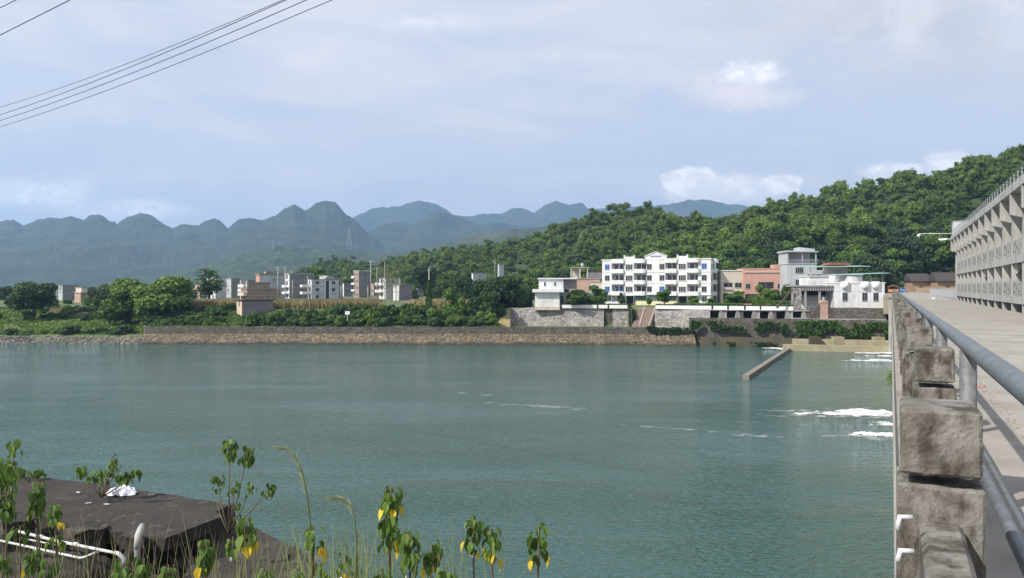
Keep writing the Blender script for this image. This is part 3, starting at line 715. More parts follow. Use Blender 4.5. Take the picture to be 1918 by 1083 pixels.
def toe(u,v):
    p=271+u*(1300-271); D=pl(BANK,p)-.1; w=1-v
    x=gx(p,D); d=-2.6*w
    z=-.5+2.9*v**.9+ mn.noise((x*.9,v*5,1))*.22*(1-abs(2*v-1)**3)+mn.noise((x*.12,v*2,7))*.25*(1-v)
    return (x,D+d+mn.noise((x*.25,v*2,3))*.5*w,z)
grid('rubble_slope',900,14,toe,MT['rubble'],False,emb)
# terrace retaining wall, left part, with bays
tw=thing('terrace_retaining_wall','tall grey rubble-stone retaining wall below the small white building','retaining wall',(0,0,0))
P=lineD(TERR,952,1131,16); P=[(p,D-.6) for p,D in P]
wallstrip('battered_wall',P,3.3,7.62,2,MT['stonew'],1.2,tw,.15)
pw=[(1131.5,179.6),(1147,179.1)]
wallstrip('recess_wall',[(1131.5,pl(TERR,1131)+.7),(1147,pl(TERR,1147)+.7)],3.3,7.6,1,MT['stoned'],0,tw)
wallstrip('wall_bay',[(1147.5,pl(TERR,1147)-.4),(1178,pl(TERR,1178)-.4)],3.3,7.6,2,MT['stonew'],1.0,tw)
# dry bank left of it
def drybank(u,v):
    p=918+u*38; D=177+v*6; x=gx(p,D); return (x,D,3.4+v*4.1*min(1,u*1.6+.25)+mn.noise((x*.7,D*.7,2))*.4)
o=grid('dry_grass_bank',24,20,drybank,M('dry_grass',(.34,.28,.13),(.22,.20,.09),scale=1,rough=1)); struct(o)
# the stair cut into the wall
st=thing('stone_staircase','brown stone staircase descending to the river beside the vine-covered wall','staircase',(0,0,0))
b=MB(); ns=22
for i in range(ns):
    u=i/ns; D=lerp(178.3,174.6,u); dd=3.7/ns; z=lerp(7.72,3.75,u); b.box(gx(lerp(1198,1183,u),D),gx(lerp(1227,1214.5,u),D),D-dd,D+(.0 if i else 2),3.0,z)
b.build('steps',M('stair_stone',(.36,.28,.225),(.28,.22,.18),scale=2,rough=.95,stain=(.13,.11,.09),sscale=1.5),st)
def kb(p0,p1,name):
    b=MB(); q=[]
    for (p,D,z) in ((p0,178.3,8.0),(p1,174.5,3.95)): x=gx(p,D); q+=[(x,D,z),(x+.32,D,z),(x+.32,D,z-1.2),(x,D,z-1.2)]
    b.add(q,[(0,1,5,4),(1,2,6,5),(3,0,4,7),(2,3,7,6),(0,3,2,1),(4,5,6,7)]); b.build(name,M('pale_kerb',(.42,.35,.29),rough=.95),st)
kb(1206,1196,'side_kerb'); kb(1226,1214,'outer_kerb')
wallstrip('flank_wall',[(1179,179.0),(1184,175.2)],3.3,7.6,.6,MT['stoned'],0,tw)
# right part of wall
rw=thing('lower_river_wall','mossy dark stone river wall below the row of dark openings','retaining wall',(0,0,0))
P=[(1188,171.5),(1240,170.5),(1290,167.5),(1310,166.5),(1490,160.5),(1560,157.8),(1666,153.2)]
def dense(P,n): 
    xs=np.linspace(P[0][0],P[-1][0],n); return [(x,pl(P,x)) for x in xs]
wallstrip('lower_wall',dense(P[2:],30),1.8,5.9,1.4,MT['stoned'],.3,rw,.2)
wallstrip('stained_base',[(p,D-.9) for p,D in dense(P[2:],30)],-1,1.9,3,MT['mossw'],.4,rw,.2)
mw=thing('stone_terrace_wall','grey stone terrace wall right of the staircase, topped with a white coping','retaining wall',(0,0,0))
wallstrip('wall_face',[(1226,176.2),(1262,174.3),(1300,171.8),(1330,170.3)],3.3,7.6,3,MT['stonew'],.8,mw,.05)
# pillars and openings
xs=[1330+31*k for k in range(6)]
for k,p in enumerate(xs):
    D=pl(TERR,p)-.8
    wallstrip('pillar',[(p+17,D+.0),(p+31.2,pl(TERR,p+31)-.8)],5.6,7.6,1.6,MT['stoned'] if k%2 else MT['stonew'],0,mw)
    b=MB(); x=gx(p+17,D-.5); b.ext([(x-.1,5.6),(x+1.0,5.6),(x+.8,7.1),(x+.4,7.5),(x+.1,7.2)],'y',D-.75,D-.1); b.build('buttress',MT['roofc'],mw)
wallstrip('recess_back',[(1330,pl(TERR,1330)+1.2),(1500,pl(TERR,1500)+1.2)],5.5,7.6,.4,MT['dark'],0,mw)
wallstrip('lintel_beam',[(1330,pl(TERR,1330)-.9),(1516,pl(TERR,1516)-.9)],7.42,7.62,2.6,MT['roofc'],0,mw)
ew=thing('end_terrace_wall','dark weathered stone wall under the white house with round cornices','retaining wall',(0,0,0))
wallstrip('wall_face',dense([(1517,pl(TERR,1517)-.9),(1660,pl(TERR,1660)-1.2)],8),5.6,8.2,2,MT['stoned'],.2,ew,.1)
wallstrip('ledge',dense([(1480,pl(TERR,1480)-2.2),(1660,pl(TERR,1660)-2.4)],8),5.2,5.95,2.4,MT['roofc'],0,ew,.05)
# white coping walls
cw=thing('white_coping_wall','white coping wall with small dark gaps in front of the apartment block','wall',(0,0,0))
def coping(a,b_,name='coping_panel'):
    wallstrip(name,[(a,pl(TERR,a)-.35),(b_,pl(TERR,b_)-.35)],7.63,8.42,.3,MT['whitec'],0,cw)
for a,b_ in ((1228,1332.5),(1336,1362),(1365.5,1393.5),(1397,1423),(1426,1486)): coping(a,b_)
cw2=thing('white_coping_wall','white coping wall on the retaining wall right of the small white building','wall',(0,0,0))
for a,b_ in ((1053,1118),(1121,1138),(1141,1175)):
    wallstrip('coping_panel',[(a,pl(TERR,a)-.1),(b_,pl(TERR,b_)-.1)],7.63,8.42,.3,MT['whitec'],0,cw2)
# sill walls at the end of the apron and the training wall
sw=thing('stilling_basin_wall','yellowed concrete double sill wall at the far end of the dam apron','weir wall',(0,0,0))
def quad(name,a,b_,D0,D1,z0,z1,mat,par,th=None):
    bb=MB(); D=D0; x0,x1=gx(a,D0),gx(b_,D1); bb.prism([(x0,D0),(x1,D1),(x1+.3,D1+th),(x0+.3,D0+th)],z0,z1); return bb.build(name,mat,par)
quad('front_sill',1467,1668,152,147,-3,1.25,MT['yconc'],sw,1.2)
quad('rear_sill',1484,1668,155,150.2,-3,2.15,MT['yconc'],sw,.8)
for p in (1531,1574,1610,1650):
    x=gx(p,152.2); b=MB(); b.box(x-1.2,x+.9,152.4,153.6,-3,2.7 if p!=1610 else 2.0); b.build('sill_block',MT['yconc'] if p!=1531 else MT['mossw'],sw)
tr=thing('training_wall','narrow concrete training wall running out into the river from the sill','weir wall',(0,0,0))
a=Vector((gx(1477,151.5),151.5,0)); c=Vector((gx(1397,104.5),104.5,0)); nrm=Vector((a.y-c.y,-(a.x-c.x),0)).normalized()*.42
b=MB(); b.prism([(a-nrm)[:2],(a+nrm)[:2],(c+nrm)[:2],(c-nrm)[:2]],-3,.62); b.build('wall_body',M('brown_concrete',(.25,.22,.17),(.17,.15,.12),scale=1,rough=.9),tr)
# ---------------- buildings
WC={}
def window(parent,face,u,z,w,h,dims,glass='glass',frame='alu',bars=1,name='window',proud=.05):
    """frame ring with glass child; face f (front), l (left), r (right), dims=(W,Dp)"""
    key=(round(w,2),round(h,2),glass,frame,bars)
    if key not in WC:
        b=MB(); t=.07
        b.box(-w/2-t,-w/2,-.05,.02,-t,h+t); b.box(w/2,w/2+t,-.05,.02,-t,h+t)
        b.box(-w/2,w/2,-.05,.02,h,h+t); b.box(-w/2-t,w/2+t,-.10,.021,-t-.05,-t if False else 0)
        for i in range(1,bars+1): x=-w/2+w*i/(bars+1); b.box(x-.025,x+.025,-.035,0.0,0,h)
        fm=b.mesh('window',MT[frame]); b=MB(); b.box(-w/2,w/2,-.012,.015,0,h); WC[key]=(fm,b.mesh('pane',MT[glass]))
    fm,pm_=WC[key]
    o=ob(name,fm,parent)
    if face=='f': o.location=(u,-.015,z)
    elif face=='l': o.location=(-.015,u,z); o.rotation_euler=(0,0,-PI/2)
    else: o.location=(dims[0]+.015,u,z); o.rotation_euler=(0,0,PI/2)
    ob('pane',pm_,o); return o
def frame_at(px,D,z,th): 
    return (gx(px,D),D,z),R(th)
def house(name,label,px,D,wl,wr,ytop,ybase,th,mats,left=(),front=(),floors=None,roof=None,group=None,cat='house',zb=None,roofover=.25,parapet=0,bands=True,base=3.0):
    """corner nearest the camera at column px; wl/wr = picture widths of the left and right faces"""
    k=D/F; d=wl*k/math.sin(R(th)) if wl else 8; w=wr*k/math.cos(R(th)); zt=zz(ytop,D); z0=zz(ybase,D) if zb is None else zb; H=zt-z0
    loc,rz=frame_at(px,D,z0,th); t=thing(name,label,cat,loc,rz,group)
    ml,mr_=mats  # most right faces carry their shade in a darker wall colour
    b=MB(); b.cm=0; b.add([(0,0,-base),(0,d,-base),(0,d,H),(0,0,H),(w,0,-base),(w,d,-base),(w,d,H),(w,0,H)],[(0,3,2,1),(5,6,7,4)])
    b.cm=1; o=0
    b.f+=[(0,4,7,3),(1,2,6,5),(3,7,6,2)]; b.m+=[1,1,1]
    b.build('wall',[MT[ml],MT[mr_]],t)
    b=MB(); b.box(-roofover,w+roofover,-roofover,d+roofover,H+.002,H+.22)
    if parapet:
        for q in ((-roofover,w+roofover,-roofover,-roofover+.15),(-roofover,w+roofover,d+roofover-.15,d+roofover),(-roofover,-roofover+.15,-roofover+.15,d+roofover-.15),(w+roofover-.15,w+roofover,-roofover+.15,d+roofover-.15)): b.box(*q,H+.22,H+.22+parapet)
    b.build('roof',MT[roof or 'roofc'],t)
    n=floors or max(1,round(H/3.1)); fh=H/n
    if bands and n>1:
        for i in range(1,n): MB().box(-.06,w+.03,-.06,d,i*fh-.1,i*fh+.1).build('floor_band',MT['roofc'],t)
    for (u,fl,ww,hh,*g) in left: window(t,'l',u*d,fl*fh+.95,ww,hh,(w,d),*(g or ['glass']))
    for (u,fl,ww,hh,*g) in front: window(t,'f',u*w,fl*fh+.95,ww,hh,(w,d),*(g or ['glass']))
    t['dims']=(w,d,H,fh); return t,w,d,H,fh
def balcony(t,x0,x1,y0,y1,z,h=.95,mat='whitec',name='balcony',rail=False):
    """slab with a solid front; y0 is the outer edge"""
    b=MB(); b.box(x0,x1,y0,y1,z-.18,z); tk=.12
    if y0<y1 and not rail:
        b.box(x0,x1,y0,y0+tk,z,z+h); b.box(x0,x0+tk,y0+tk,y1,z,z+h); b.box(x1-tk,x1,y0+tk,y1,z,z+h)
    return b.build(name,MT[mat],t)
# --- the four storey white apartment block
TH=-23; LA=(gx(1128,214),214); LAt=thing('apartment_block','four storey white apartment block with curved balconies and a pointed gable','apartment block',(LA[0],LA[1],8.0),R(TH))
WA,DA,HA=29.6,9.5,12.0; FH=[0,2.55,5.6,8.65,11.45]
t=LAt
b=MB(); b.box(0,WA,1.5,DA,-1,HA-.6); 
b.build('wall',MT['white'],t)
# front wall segments flush (y=0) and recessed bays (loggias)
segs=[(0,2.7),(12.4,17.6),(26.3,29.6)]
stairs=[(6.4,9.05),(20.0+.9,23.5)]
for a,c in segs: MB().box(a,c,0,1.498,FH[1],HA).build('front_wall',MT['white'],t); MB().box(a,c,.25,1.498,-1,FH[1]-.002).build('ground_floor_wall',MT['white'],t)
gable=[(12.1,HA),(17.9,HA),(17.9,HA+.9),(15.0,HA+2.1),(12.1,HA+.9)]
b=MB(); b.ext(gable,'y',-.06,.5); b.build('gable',MT['white'],t)
b=MB(); 
for (x0,z0),(x1,z1) in (((11.9,HA+.9),(15,HA+2.15)),((15,HA+2.15),(18.1,HA+.9))):
    b.add([(x0,-.25,z0),(x1,-.25,z1),(x1,.6,z1),(x0,.6,z0),(x0,-.25,z0+.18),(x1,-.25,z1+.18),(x1,.6,z1+.18),(x0,.6,z0+.18)],[(0,3,2,1),(4,5,6,7),(0,1,5,4),(2,3,7,6),(0,4,7,3),(1,2,6,5)])
b.build('gable_cornice',MT['whitec'],t)
# emblem with writing strip on the gable
MT['signb']=M('blue_sign_paint',(.12,.16,.42),rough=.6)
b=MB(); 
for i,x in enumerate((13.55,13.95,14.35)): 
    b.box(x,x+.30,-.10,-.065,HA+.75,HA+1.15)
for x in (15.45,15.85,16.25): b.box(x,x+.30,-.10,-.065,HA+.75,HA+1.15)
b.build('gable_lettering',MT['signb'],t)
b=MB(); 
for k in range(5):
    a=PI/2+k*2*PI/5; p=[(15.08+.42*math.cos(a),HA+.95+.42*math.sin(a)),(15.08+.17*math.cos(a+.63),HA+.95+.17*math.sin(a+.63)),(15.08,HA+.95),(15.08+.17*math.cos(a-.63),HA+.95+.17*math.sin(a-.63))]
    b.ext(p,'y',-.11,-.066)
b.build('gable_emblem',MT['signb'],t)
# stair towers
for x0,x1 in stairs:
    b=MB(); b.box(x0,x1,-.35,1.498,FH[1]-.3,HA+.95); b.build('stair_tower',MT['whitet'] if 'whitet' in MT else MT['white'],t)
    b=MB(); 
    for x in (x0-.12,x1-.14): b.box(x,x+.26,-.5,.6,HA-.6,HA+1.35)
    b.build('tower_horn',MT['whitec'],t)
    for x in (x0-.1,x1+.02): MB().tube([(x,-.42,0),(x,-.42,HA)],.07,6).build('downpipe',MT['wgrey'],t)
    for f in (1,2,3): window(t,'f',(x0+x1)/2,FH[f]+.75,1.9,1.45,(WA,DA),'glass','whitec',3).location.y=-.37
    b=MB(); b.box(x0+.15,x1-.15,1.44,1.49,-1,2.1); b.build('entrance_door',MT['dark'],t)
# balconies with rounded outer corner, parapet on every floor and roof
def bal_poly(x0,x1,curve):
    d=1.0; r=.9; pts=[(x0,1.49),(x1,1.49)]
    if curve=='r':
        pts+=[(x1,-.1)]+[(x1-r+r*math.cos(a),-d+.2+r-r+ (r*(1-math.sin(a)))*0 - .0) for a in ()]
        pts=[(x0,1.49),(x1,1.49),(x1,-.2)]+[(x1-r+r*math.cos(a),-.2-r*.8*math.sin(a)) for a in np.linspace(.3,PI/2,4)]+[(x0,-.92)]
    elif curve=='l':
        pts=[(x1,1.49),(x1,-.92)]+[(x0+r-r*math.cos(a),-.2-r*.8*math.sin(a)) for a in np.linspace(PI/2,.3,4)]+[(x0,-.2),(x0,1.49)]
        pts=pts[::-1]
    return pts
bays=[(2.7,6.28,'l'),(9.17,12.4,'r'),(17.6,20.78,'l'),(23.62,26.3,'r')]
bays[3]=(23.62,26.9,'r')
MT['greyb']=M('loggia_grey',(.55,.55,.54),(.48,.48,.48),scale=.6,rough=.85)
for (x0,x1,cv) in bays:
    for f in (1,2,3,4):
        pts=bal_poly(x0,x1,cv); z=FH[f] if f<4 else HA-.05-.55
        b=MB(); b.prism(pts,z-.22,z)
        # parapet follows the outline
        out=[p for p in pts if p[1]<1.4]
        inn=[(p[0]*.985+.015*(x0+x1)/2,p[1]+.13) for p in out]
        n=len(out); hh=.9 if f<4 else .95
        vs=[(p[0],p[1],z+.002) for p in out]+[(p[0],p[1],z+hh) for p in out]+[(p[0],p[1],z+hh) for p in inn]+[(p[0],p[1],z+.002) for p in inn]
        fs=[]
        for i in range(n-1):
            for q in range(4): fs.append((q*n+i,q*n+i+1,((q+1)%4)*n+i+1,((q+1)%4)*n+i))
        b.add(vs,fs)
        b.build('balcony' if f<4 else 'roof_parapet',MT['white'],t)
    xm=(x0+x1)/2; w=x1-x0
    for f in (1,2,3):
        for q,(fr,ww,hh,zo) in enumerate(((.28,.95,1.5,.75),(.72,1.15,1.5,.75))):
            g='bglass' if (f==1 and x0<3) else 'glass'
            window(t,'f',x0+fr*w,FH[f]+zo,ww,hh,(WA,DA),g,'alu',1).location.y=1.47
# ground floor glazed rooms
for (x0,x1,gl) in ((9.3,12.5,'glassg'),(12.9,16.2,'glassg'),(17.0,20.6,'glassg')):
    MT.setdefault('glassg',M('green_glass',(.10,.17,.15),(.06,.10,.09),scale=.8,rough=.2))
    b=MB(); b.box(x0,x1,.10,.245,-1,.75); b.build('cream_dado',MT['cream'],t)
    o=window(t,'f',(x0+x1)/2,.85,x1-x0-.3,1.45,(WA,DA),gl,'alu',3); o.location.y=.2
for q in ((0,6.2),(24.2,29.5)): MB().box(*q,.0,.24,-1,.55).build('ground_dado',MT['white'],t)
for x,w in ((1.6,1.9),(4.6,1.2),(24.9,1.4),(27.9,1.2)):
    o=window(t,'f',x,.75,w,1.4,(WA,DA),'glass','alu',1); o.location.y=.22 if x<2.7 or x>26.3 else 1.47
for x,g1,g2,g3 in ((1.45,'bglass','glass','bglass'),(13.05+.2,'glass','glass','glass'),(16.7,'bglass','glass','glass'),(27.9,'glass','glass','bglass')):
    for f,g in ((1,g1),(2,g2),(3,g3)): window(t,'f',x,FH[f]+.85,1.25,1.35,(WA,DA),g,'alu',1)
# cornices
b=MB(); b.box(-.2,2.69,-.2,DA+.2,HA+.002,HA+.25); b.box(2.7,29.3,3.0,DA+.2,HA-.598,HA-.3); b.box(26.95,WA+.25,-.2,DA+.2,HA+.002,HA+.25); b.build('roof_slab',MT['whitec'],t)
for f in (1,2,3):
    for a,c in segs: MB().box(a,c,-.05,-.001,FH[f]-.12,FH[f]+.03).build('floor_line',MT['wgrey'],t)
b=MB(); b.box(12.1,17.9,-.2,1.3,-.02+FH[1]-.05,FH[1]+.12); b.build('entrance_canopy',MT['wgrey'],t)
# right side balconies and windows
for f in (1,2,3,4):
    z=FH[f] if f<4 else HA-.6
    b=MB(); b.box(WA,WA+.95,3.2,7.6,z-.2,z); b.box(WA+.83,WA+.95,3.2,7.6,z,z+.85); b.box(WA,WA+.83,3.2,3.32,z,z+.85); b.box(WA,WA+.83,7.48,7.6,z,z+.85); b.build('side_balcony',MT['white'],t)
    if f<4:
        for u in (1.6,4.4,6.2): window(t,'r',u,z+.75,1.0,1.45,(WA,DA))
for x,f in ((3.2,1),(3.2,2),(25.9,3)):
    a=thing('air_conditioner',{(3.2,1):'white air conditioner on the first-floor balcony wall at the left of the apartment block',(3.2,2):'white air conditioner on the second-floor balcony wall at the left of the apartment block',(25.9,3):'white air conditioner on the top-floor balcony near the right end of the apartment block'}[(x,f)],'air conditioner',Matrix.Translation((LA[0],LA[1],8.0))@Matrix.Rotation(R(TH),4,'Z')@Vector((x,1.1,FH[f]+1.3)),R(TH),'air conditioners on the apartment balconies')
    b=MB(); b.bevbox(-.4,.4,-.16,.16,0,.6,.03); b.build('casing',MT['whitec'],a); MB().lathe([(.22,0),(.24,.02),(.05,.02),(0,.02)],(0,0,0),14).build('fan_grille',MT['dark'],a).matrix_local=Matrix.Translation((0,-.165,.3))@Matrix.Rotation(PI/2,4,'X')
# --- small white two storey building (river side face to us)
t=thing('white_pump_house','small white two storey building with flat overhanging slabs above the river wall','pump house',(gx(1002,181.5),181.5,7.5),R(-3))
k=181.5/F; w=46*k
b=MB(); b.box(0,w,0,7,.5,3.9); b.build('lower_wall',MT['white'],t)
b=MB(); b.box(-.05,w+.05,-.1,7,-.3,.5); b.build('plinth',MT['beige'],t)
b=MB(); b.box(-.6,w+1.0,-1.0,7.2,3.9,4.6); b.build('canopy_slab',MT['white'],t)
b=MB(); b.box(w,w+12*k*6,3.0,7,.5,3.9); b.build('rear_wing',MT['wgrey'],t)
b=MB(); b.box(.9,w+.9,.6,7,4.6,7.0); b.build('upper_wall',MT['white'],t)
b=MB(); b.box(.6,w+4,.2,7.3,7.0,7.28); b.build('roof',MT['whitec'],t)
b=MB(); b.box(w+.9,w+4.2,2.2,6.9,4.6,7.0); b.build('upper_room',MT['wgrey'],t)
for x in (2.35,4.75):
    o=window(t,'f',x,5.35,.42,.95,(w,7),'glass','whitec',0); o.location.y=.585
MT['redf']=M('red_lattice',(.32,.09,.07),rough=.7)
b=MB()
for i in range(7): b.box(w+1.3+i*.42,w+1.36+i*.42,2.12,2.19,5.0,6.8)
for z in (5.0,5.6,6.2,6.75): b.box(w+1.3,w+3.9,2.125,2.185,z,z+.07)
b.build('red_lattice',MT['redf'],t)
for x in (w+.6,w+2.1,w+3.6):
    o=window(t,'f',x,1.2,.7,1.8,(w,7),'glass','alu',1); o.location.y=2.98
# --- hill side houses behind
def simple(name,label,px,D,w,d,ytop,th,mat,cat='house',zb=8.0,front=(),roof='roofc',over=.2,par=0,side=()):
    z0=zb; H=zz(ytop,D)-z0
    t=thing(name,label,cat,(gx(px,D),D,z0),R(th)); b=MB(); b.box(0,w,0,d,-2,H); b.build('wall',MT[mat],t)
    b=MB(); b.box(-over,w+over,-over,d+over,H+.002,H+.2)
    if par: b.box(-over,w+over,-over,-over+.15,H+.2,H+.2+par); b.box(w+over-.15,w+over,-over+.15,d+over,H+.2,H+.2+par); b.box(-over,-over+.15,-over+.15,d+over,H+.2,H+.2+par)
    b.build('roof',MT[roof],t)
    for (u,z,ww,hh,*g) in front: window(t,'f',u*w,z,ww,hh,(w,d),*(g or ['glass']))
    for (u,z,ww,hh,*g) in side: window(t,'r',u*d,z,ww,hh,(w,d),*(g or ['glass']))
    return t,H
t,H=simple('hillside_house','low house with a pinkish open roof room behind the small white building',1066,225,9,6,523,-10,'pbrick',front=((.3,1,1,1.2),(.7,1,1,1.2)))
for q in ((.4,.7,.3,.6),(3.0,3.3,.3,.6),(5.2,5.4,.3,.6)): MB().box(*q,H+.2,H+3.3).build('roof_room_post',MT['beige'],t)
MB().box(.7,3.0,3,3.2,H+.2,H+3.3).build('roof_room_wall',MT['beige'],t)
b=MB(); b.box(.2,6.0,.1,5,H+3.3,H+3.5); b.build('roof_room_slab',MT['roofc'],t)
MB().lathe([(0,0),(.45,0),(.45,1.1),(0,1.2)],(3.7,2,H+3.5),12).build('water_tank',MT['alu'],t,True)
simple('dark_barn','dark grey barn with a flat roof left of the apartment block',1098,232,9,8,509,-10,'darkg' if 'darkg' in MT else 'gbrick',zb=8,roof='tile')
simple('low_shed','low pinkish concrete shed beside the left end of the apartment block',1106,222,5,4,529,-12,'beige')
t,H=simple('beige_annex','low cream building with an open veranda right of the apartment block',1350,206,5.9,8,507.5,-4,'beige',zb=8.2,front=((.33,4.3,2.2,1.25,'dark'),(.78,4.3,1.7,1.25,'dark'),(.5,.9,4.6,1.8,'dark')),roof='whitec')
b=MB(); b.box(.2,3.0,-.5,-.001,3.75,3.9); b.box(.2,2.9,-.5,-.42,3.9,4.4); b.build('veranda_ledge',MT['beige'],t)
b=MB()
for i in range(18): 
    x=rp.uniform(0,5.5); b.tube([(x,1,H+.2),(x+.2,1,H+.5+rp.random()*.4)],.12,5)
t,H=simple('salmon_house','salmon pink two storey house with a recessed balcony',1393,204,10.3,8,504,-4,'salmon',zb=8.2,front=((.11,4.0,1.2,1.3),(.91,4.0,1.2,1.3),(.56,3.85,4.0,1.9,'dark')),roof='salmon',over=.08)
b=MB(); b.box(.15,10.4,-.25,-.06,H-.95,H-.7); b.build('cream_band',MT['beige'],t)
b=MB(); b.box(7.8,10.35,-.08,3.5,H+.2,H+1.15); b.build('roof_room',MT['salmon'],t)
b=MB(); b.box(3.6,7.9,-.9,-.05,3.2,3.5); b.box(3.6,7.9,-.9,-.8,3.5,4.0); b.build('balcony',MT['salmon'],t)
b=MB(); b.box(.3,10,-.12,-.03,.2,2.6); b.build('shopfront_shade',MT['dark'],t)  # near-black panel painting in the shade across the ground floor
# four storey grey house
t,H=simple('grey_townhouse','narrow grey tiled house with an open top terrace',1474,196,7.3,9,495,-6,'wgrey',zb=8.2,front=((.42,8.0,1.9,1.4,'glass','alu',3),(.42,4.9,1.9,1.4,'glass','alu',3),(.88,4.9,.5,1.2)),roof='wgrey',over=.15)
for q in ((0,.35,0,9),(7.0,7.25,-.1,.2),(3.75,3.95,0,.2),(.36,7.0,5,5.2)): MB().box(*q,H+.2,H+3.1).build('terrace_post',MT['wgrey'],t)
b=MB(); b.ext([(-.4,H+3.1),(-.4,H+3.5),(7.6,H+3.25),(7.6,H+3.05)],'y',-.5,9); b.ext([(3.4,H+3.4),(3.4,H+4.4),(7.2,H+3.9),(7.2,H+3.26)],'y',1.2,7); b.build('sloping_roof',MT['wgrey'],t)
b=MB(); 
for z in (.35,.7,.95): b.box(.5,7.6,-.22,-.17,H+.2+z-.05,H+.2+z)
for i in range(15): b.box(.6+i*.5,.64+i*.5,-.215,-.175,H+.2,H+1.15)
b.build('terrace_railing',MT['alu'],t)
b=MB(); b.box(5.0,8.6,-.9,-.05,7.6,7.8); b.box(5.0,8.6,-.9,-.8,7.8,8.7); b.build('balcony',MT['wgrey'],t)
# white terraced house with round corner and green awnings
t=thing('white_terraced_house','white house with rounded bays, blue windows and a red roof room',"house",(gx(1516,180),180,8.2),R(-4))
b=MB(); b.box(0,5.6,0,8,-2,6.9); b.box(5.6,12.6,1.5,8,-2,7.2); b.build('wall',MT['white'],t)
b=MB(); b.lathe([(0,0),(2.2,0),(2.2,6.9),(0,6.9)],(10.3,1.6,0),20); b.lathe([(0,0),(1.0,0),(1.25,.5),(1.25,2),(0,2)],(5.6,.2,4.9),14); b.build('rounded_bay',MT['white'],t,False)
b=MB(); b.box(-.2,5.9,-.3,8,6.9,7.1); b.lathe([(0,7.2),(2.5,7.2),(2.5,7.45),(0,7.45)],(10.3,1.6,0),20); b.build('cornice',MT['whitec'],t)
for z in (1.0,2.6,4.2):
    b=MB(); b.box(.1,5.0,-.03,-.001,z,z+.06); b.build('wall_line',MT['wgrey'],t)
for x,g in ((7.0,'glassg'),(8.6,'bglass'),(10.3,'bglass'),(11.7,'bglass')):
    o=window(t,'f',x,4.2,1.1,1.2,(12,8),g,'alu',1); o.location.y=1.47 if x<8 else (-.62 if x<11 else .2)
b=MB(); b.add([(-.6,-1.0,9.0),(13.4,-1.6,9.15),(13.4,6,9.5),(-.6,6,9.4),(-.6,-1.0,9.12),(13.4,-1.6,9.27),(13.4,6,9.62),(-.6,6,9.52)],[(0,3,2,1),(4,5,6,7),(0,1,5,4),(2,3,7,6),(0,4,7,3),(1,2,6,5)]); b.build('green_awning',MT['green'],t)
for x,y in ((.2,0),(3,0),(5.4,0),(12.3,1.6),(8.2,1.7)): 
    b=MB(); b.box(x,x+.12,y,y+.12,7.1,9.2); b.build('awning_post',MT['alu'],t)
b=MB(); b.box(5.4,9.8,3,7,7.2,9.1); b.build('roof_room',MT['beige'],t)
b=MB(); b.ext([(4.9,9.6),(10.3,9.6),(9.6,10.2),(5.6,10.2)],'y',2.5,7.5); b.build('red_roof',M('red_roof',(.30,.09,.08),(.22,.07,.06),scale=1,rough=.8),t)
# white front house with three half-round cornices
t=thing('white_river_house','white flat roofed house with three half-round cornices facing the river','house',(gx(1563,165.5),165.5,8.2),R(-5))
WW=10.4; b=MB(); b.box(0,WW,0,7,-1,5.2); b.build('wall',MT['white'],t)
b=MB(); b.box(-.12,WW+.12,-.12,7.1,5.2,5.45); b.build('roof',MT['whitec'],t)
for x in (2.15,6.35,8.55):
    b=MB(); b.lathe([(0,3.9),(.45,3.95),(.8,4.5),(.85,5.6),(0,5.6)],(x,0,0),16,PI,2*PI); b.build('rounded_cornice',MT['whitec'],t,True)
for x in (2.2,6.3,8.6): window(t,'f',x,1.5,1.0,1.7,(WW,7),'glass','alu',1)
b=MB(); b.box(.1,WW-.1,-.02,-.001,3.5,3.55); b.box(-.02,-.001,0,7,3.5,3.55)
for x in (.9,3.4,5.0,7.45,9.7): b.box(x,x+.04,-.02,-.001,.1,5.1)
b.build('wall_joint',MT['wgrey'],t)
b=MB(); b.add([(-.6,-.4,6.9),(11.2,-1.2,7.35),(11.2,4.5,7.5),(-.6,4.5,7.1),(-.6,-.4,7.0),(11.2,-1.2,7.45),(11.2,4.5,7.6),(-.6,4.5,7.2)],[(0,3,2,1),(4,5,6,7),(0,1,5,4),(2,3,7,6),(0,4,7,3),(1,2,6,5)]); b.build('green_awning',MT['green'],t)
b=MB()
for x in (.3,2.5,5,7.5,10): b.box(x,x+.08,.1,.18,5.45,7.3)
for z in (5.9,6.3): b.box(.1,WW,.1,.14,z,z+.05)
b.build('terrace_railing',MT['alu'],t)
# ruined concrete frame
t=thing('ruined_frame_building','ruined open concrete frame with stone piers left of the white river house','ruin',(gx(1487,166.5),166.5,7.5),R(-5))
wd_=8.9; b=MB(); b.box(0,1.6,0,2.2,-.2,5.2); b.build('stone_pier',MT['stonew'],t)
b=MB(); b.box(-.2,wd_,-.2,6,5.2,5.5); b.box(1.5,wd_,.1,.4,4.3,5.2); b.build('roof_slab',MT['roofc'],t)
for x in (2.3,5.3,8.3):
    b=MB(); b.box(x,x+.42,.2,.6,-.2,4.3); b.build('concrete_post',MT['roofc'],t)
b=MB(); b.box(1.6,wd_,3.0,3.2,2.9,3.3); b.build('cross_beam',MT['roofc'],t)
b=MB(); b.box(3.0,7.6,5.2,5.5,-.2,3.0); b.build('rear_white_wall',MT['whitec'],t)
b=MB(); b.box(1.6,wd_,5.6,5.8,3.0,5.2); b.build('rear_dark_wall',MT['dark'],t)
for i in range(13): MB().box(1.9+i*.52,2.05+i*.52,-.14,-.02,4.45,5.15).build('baluster',MT['roofc'],t)
b=MB()
for z in (5.9,6.35): b.box(3,wd_,-.1,-.06,z,z+.05)
for i in range(5): b.box(3+i*1.4,3.06+i*1.4,-.1,-.04,5.5,6.4)
b.build('roof_railing',MT['steel'],t)
b=MB(); 
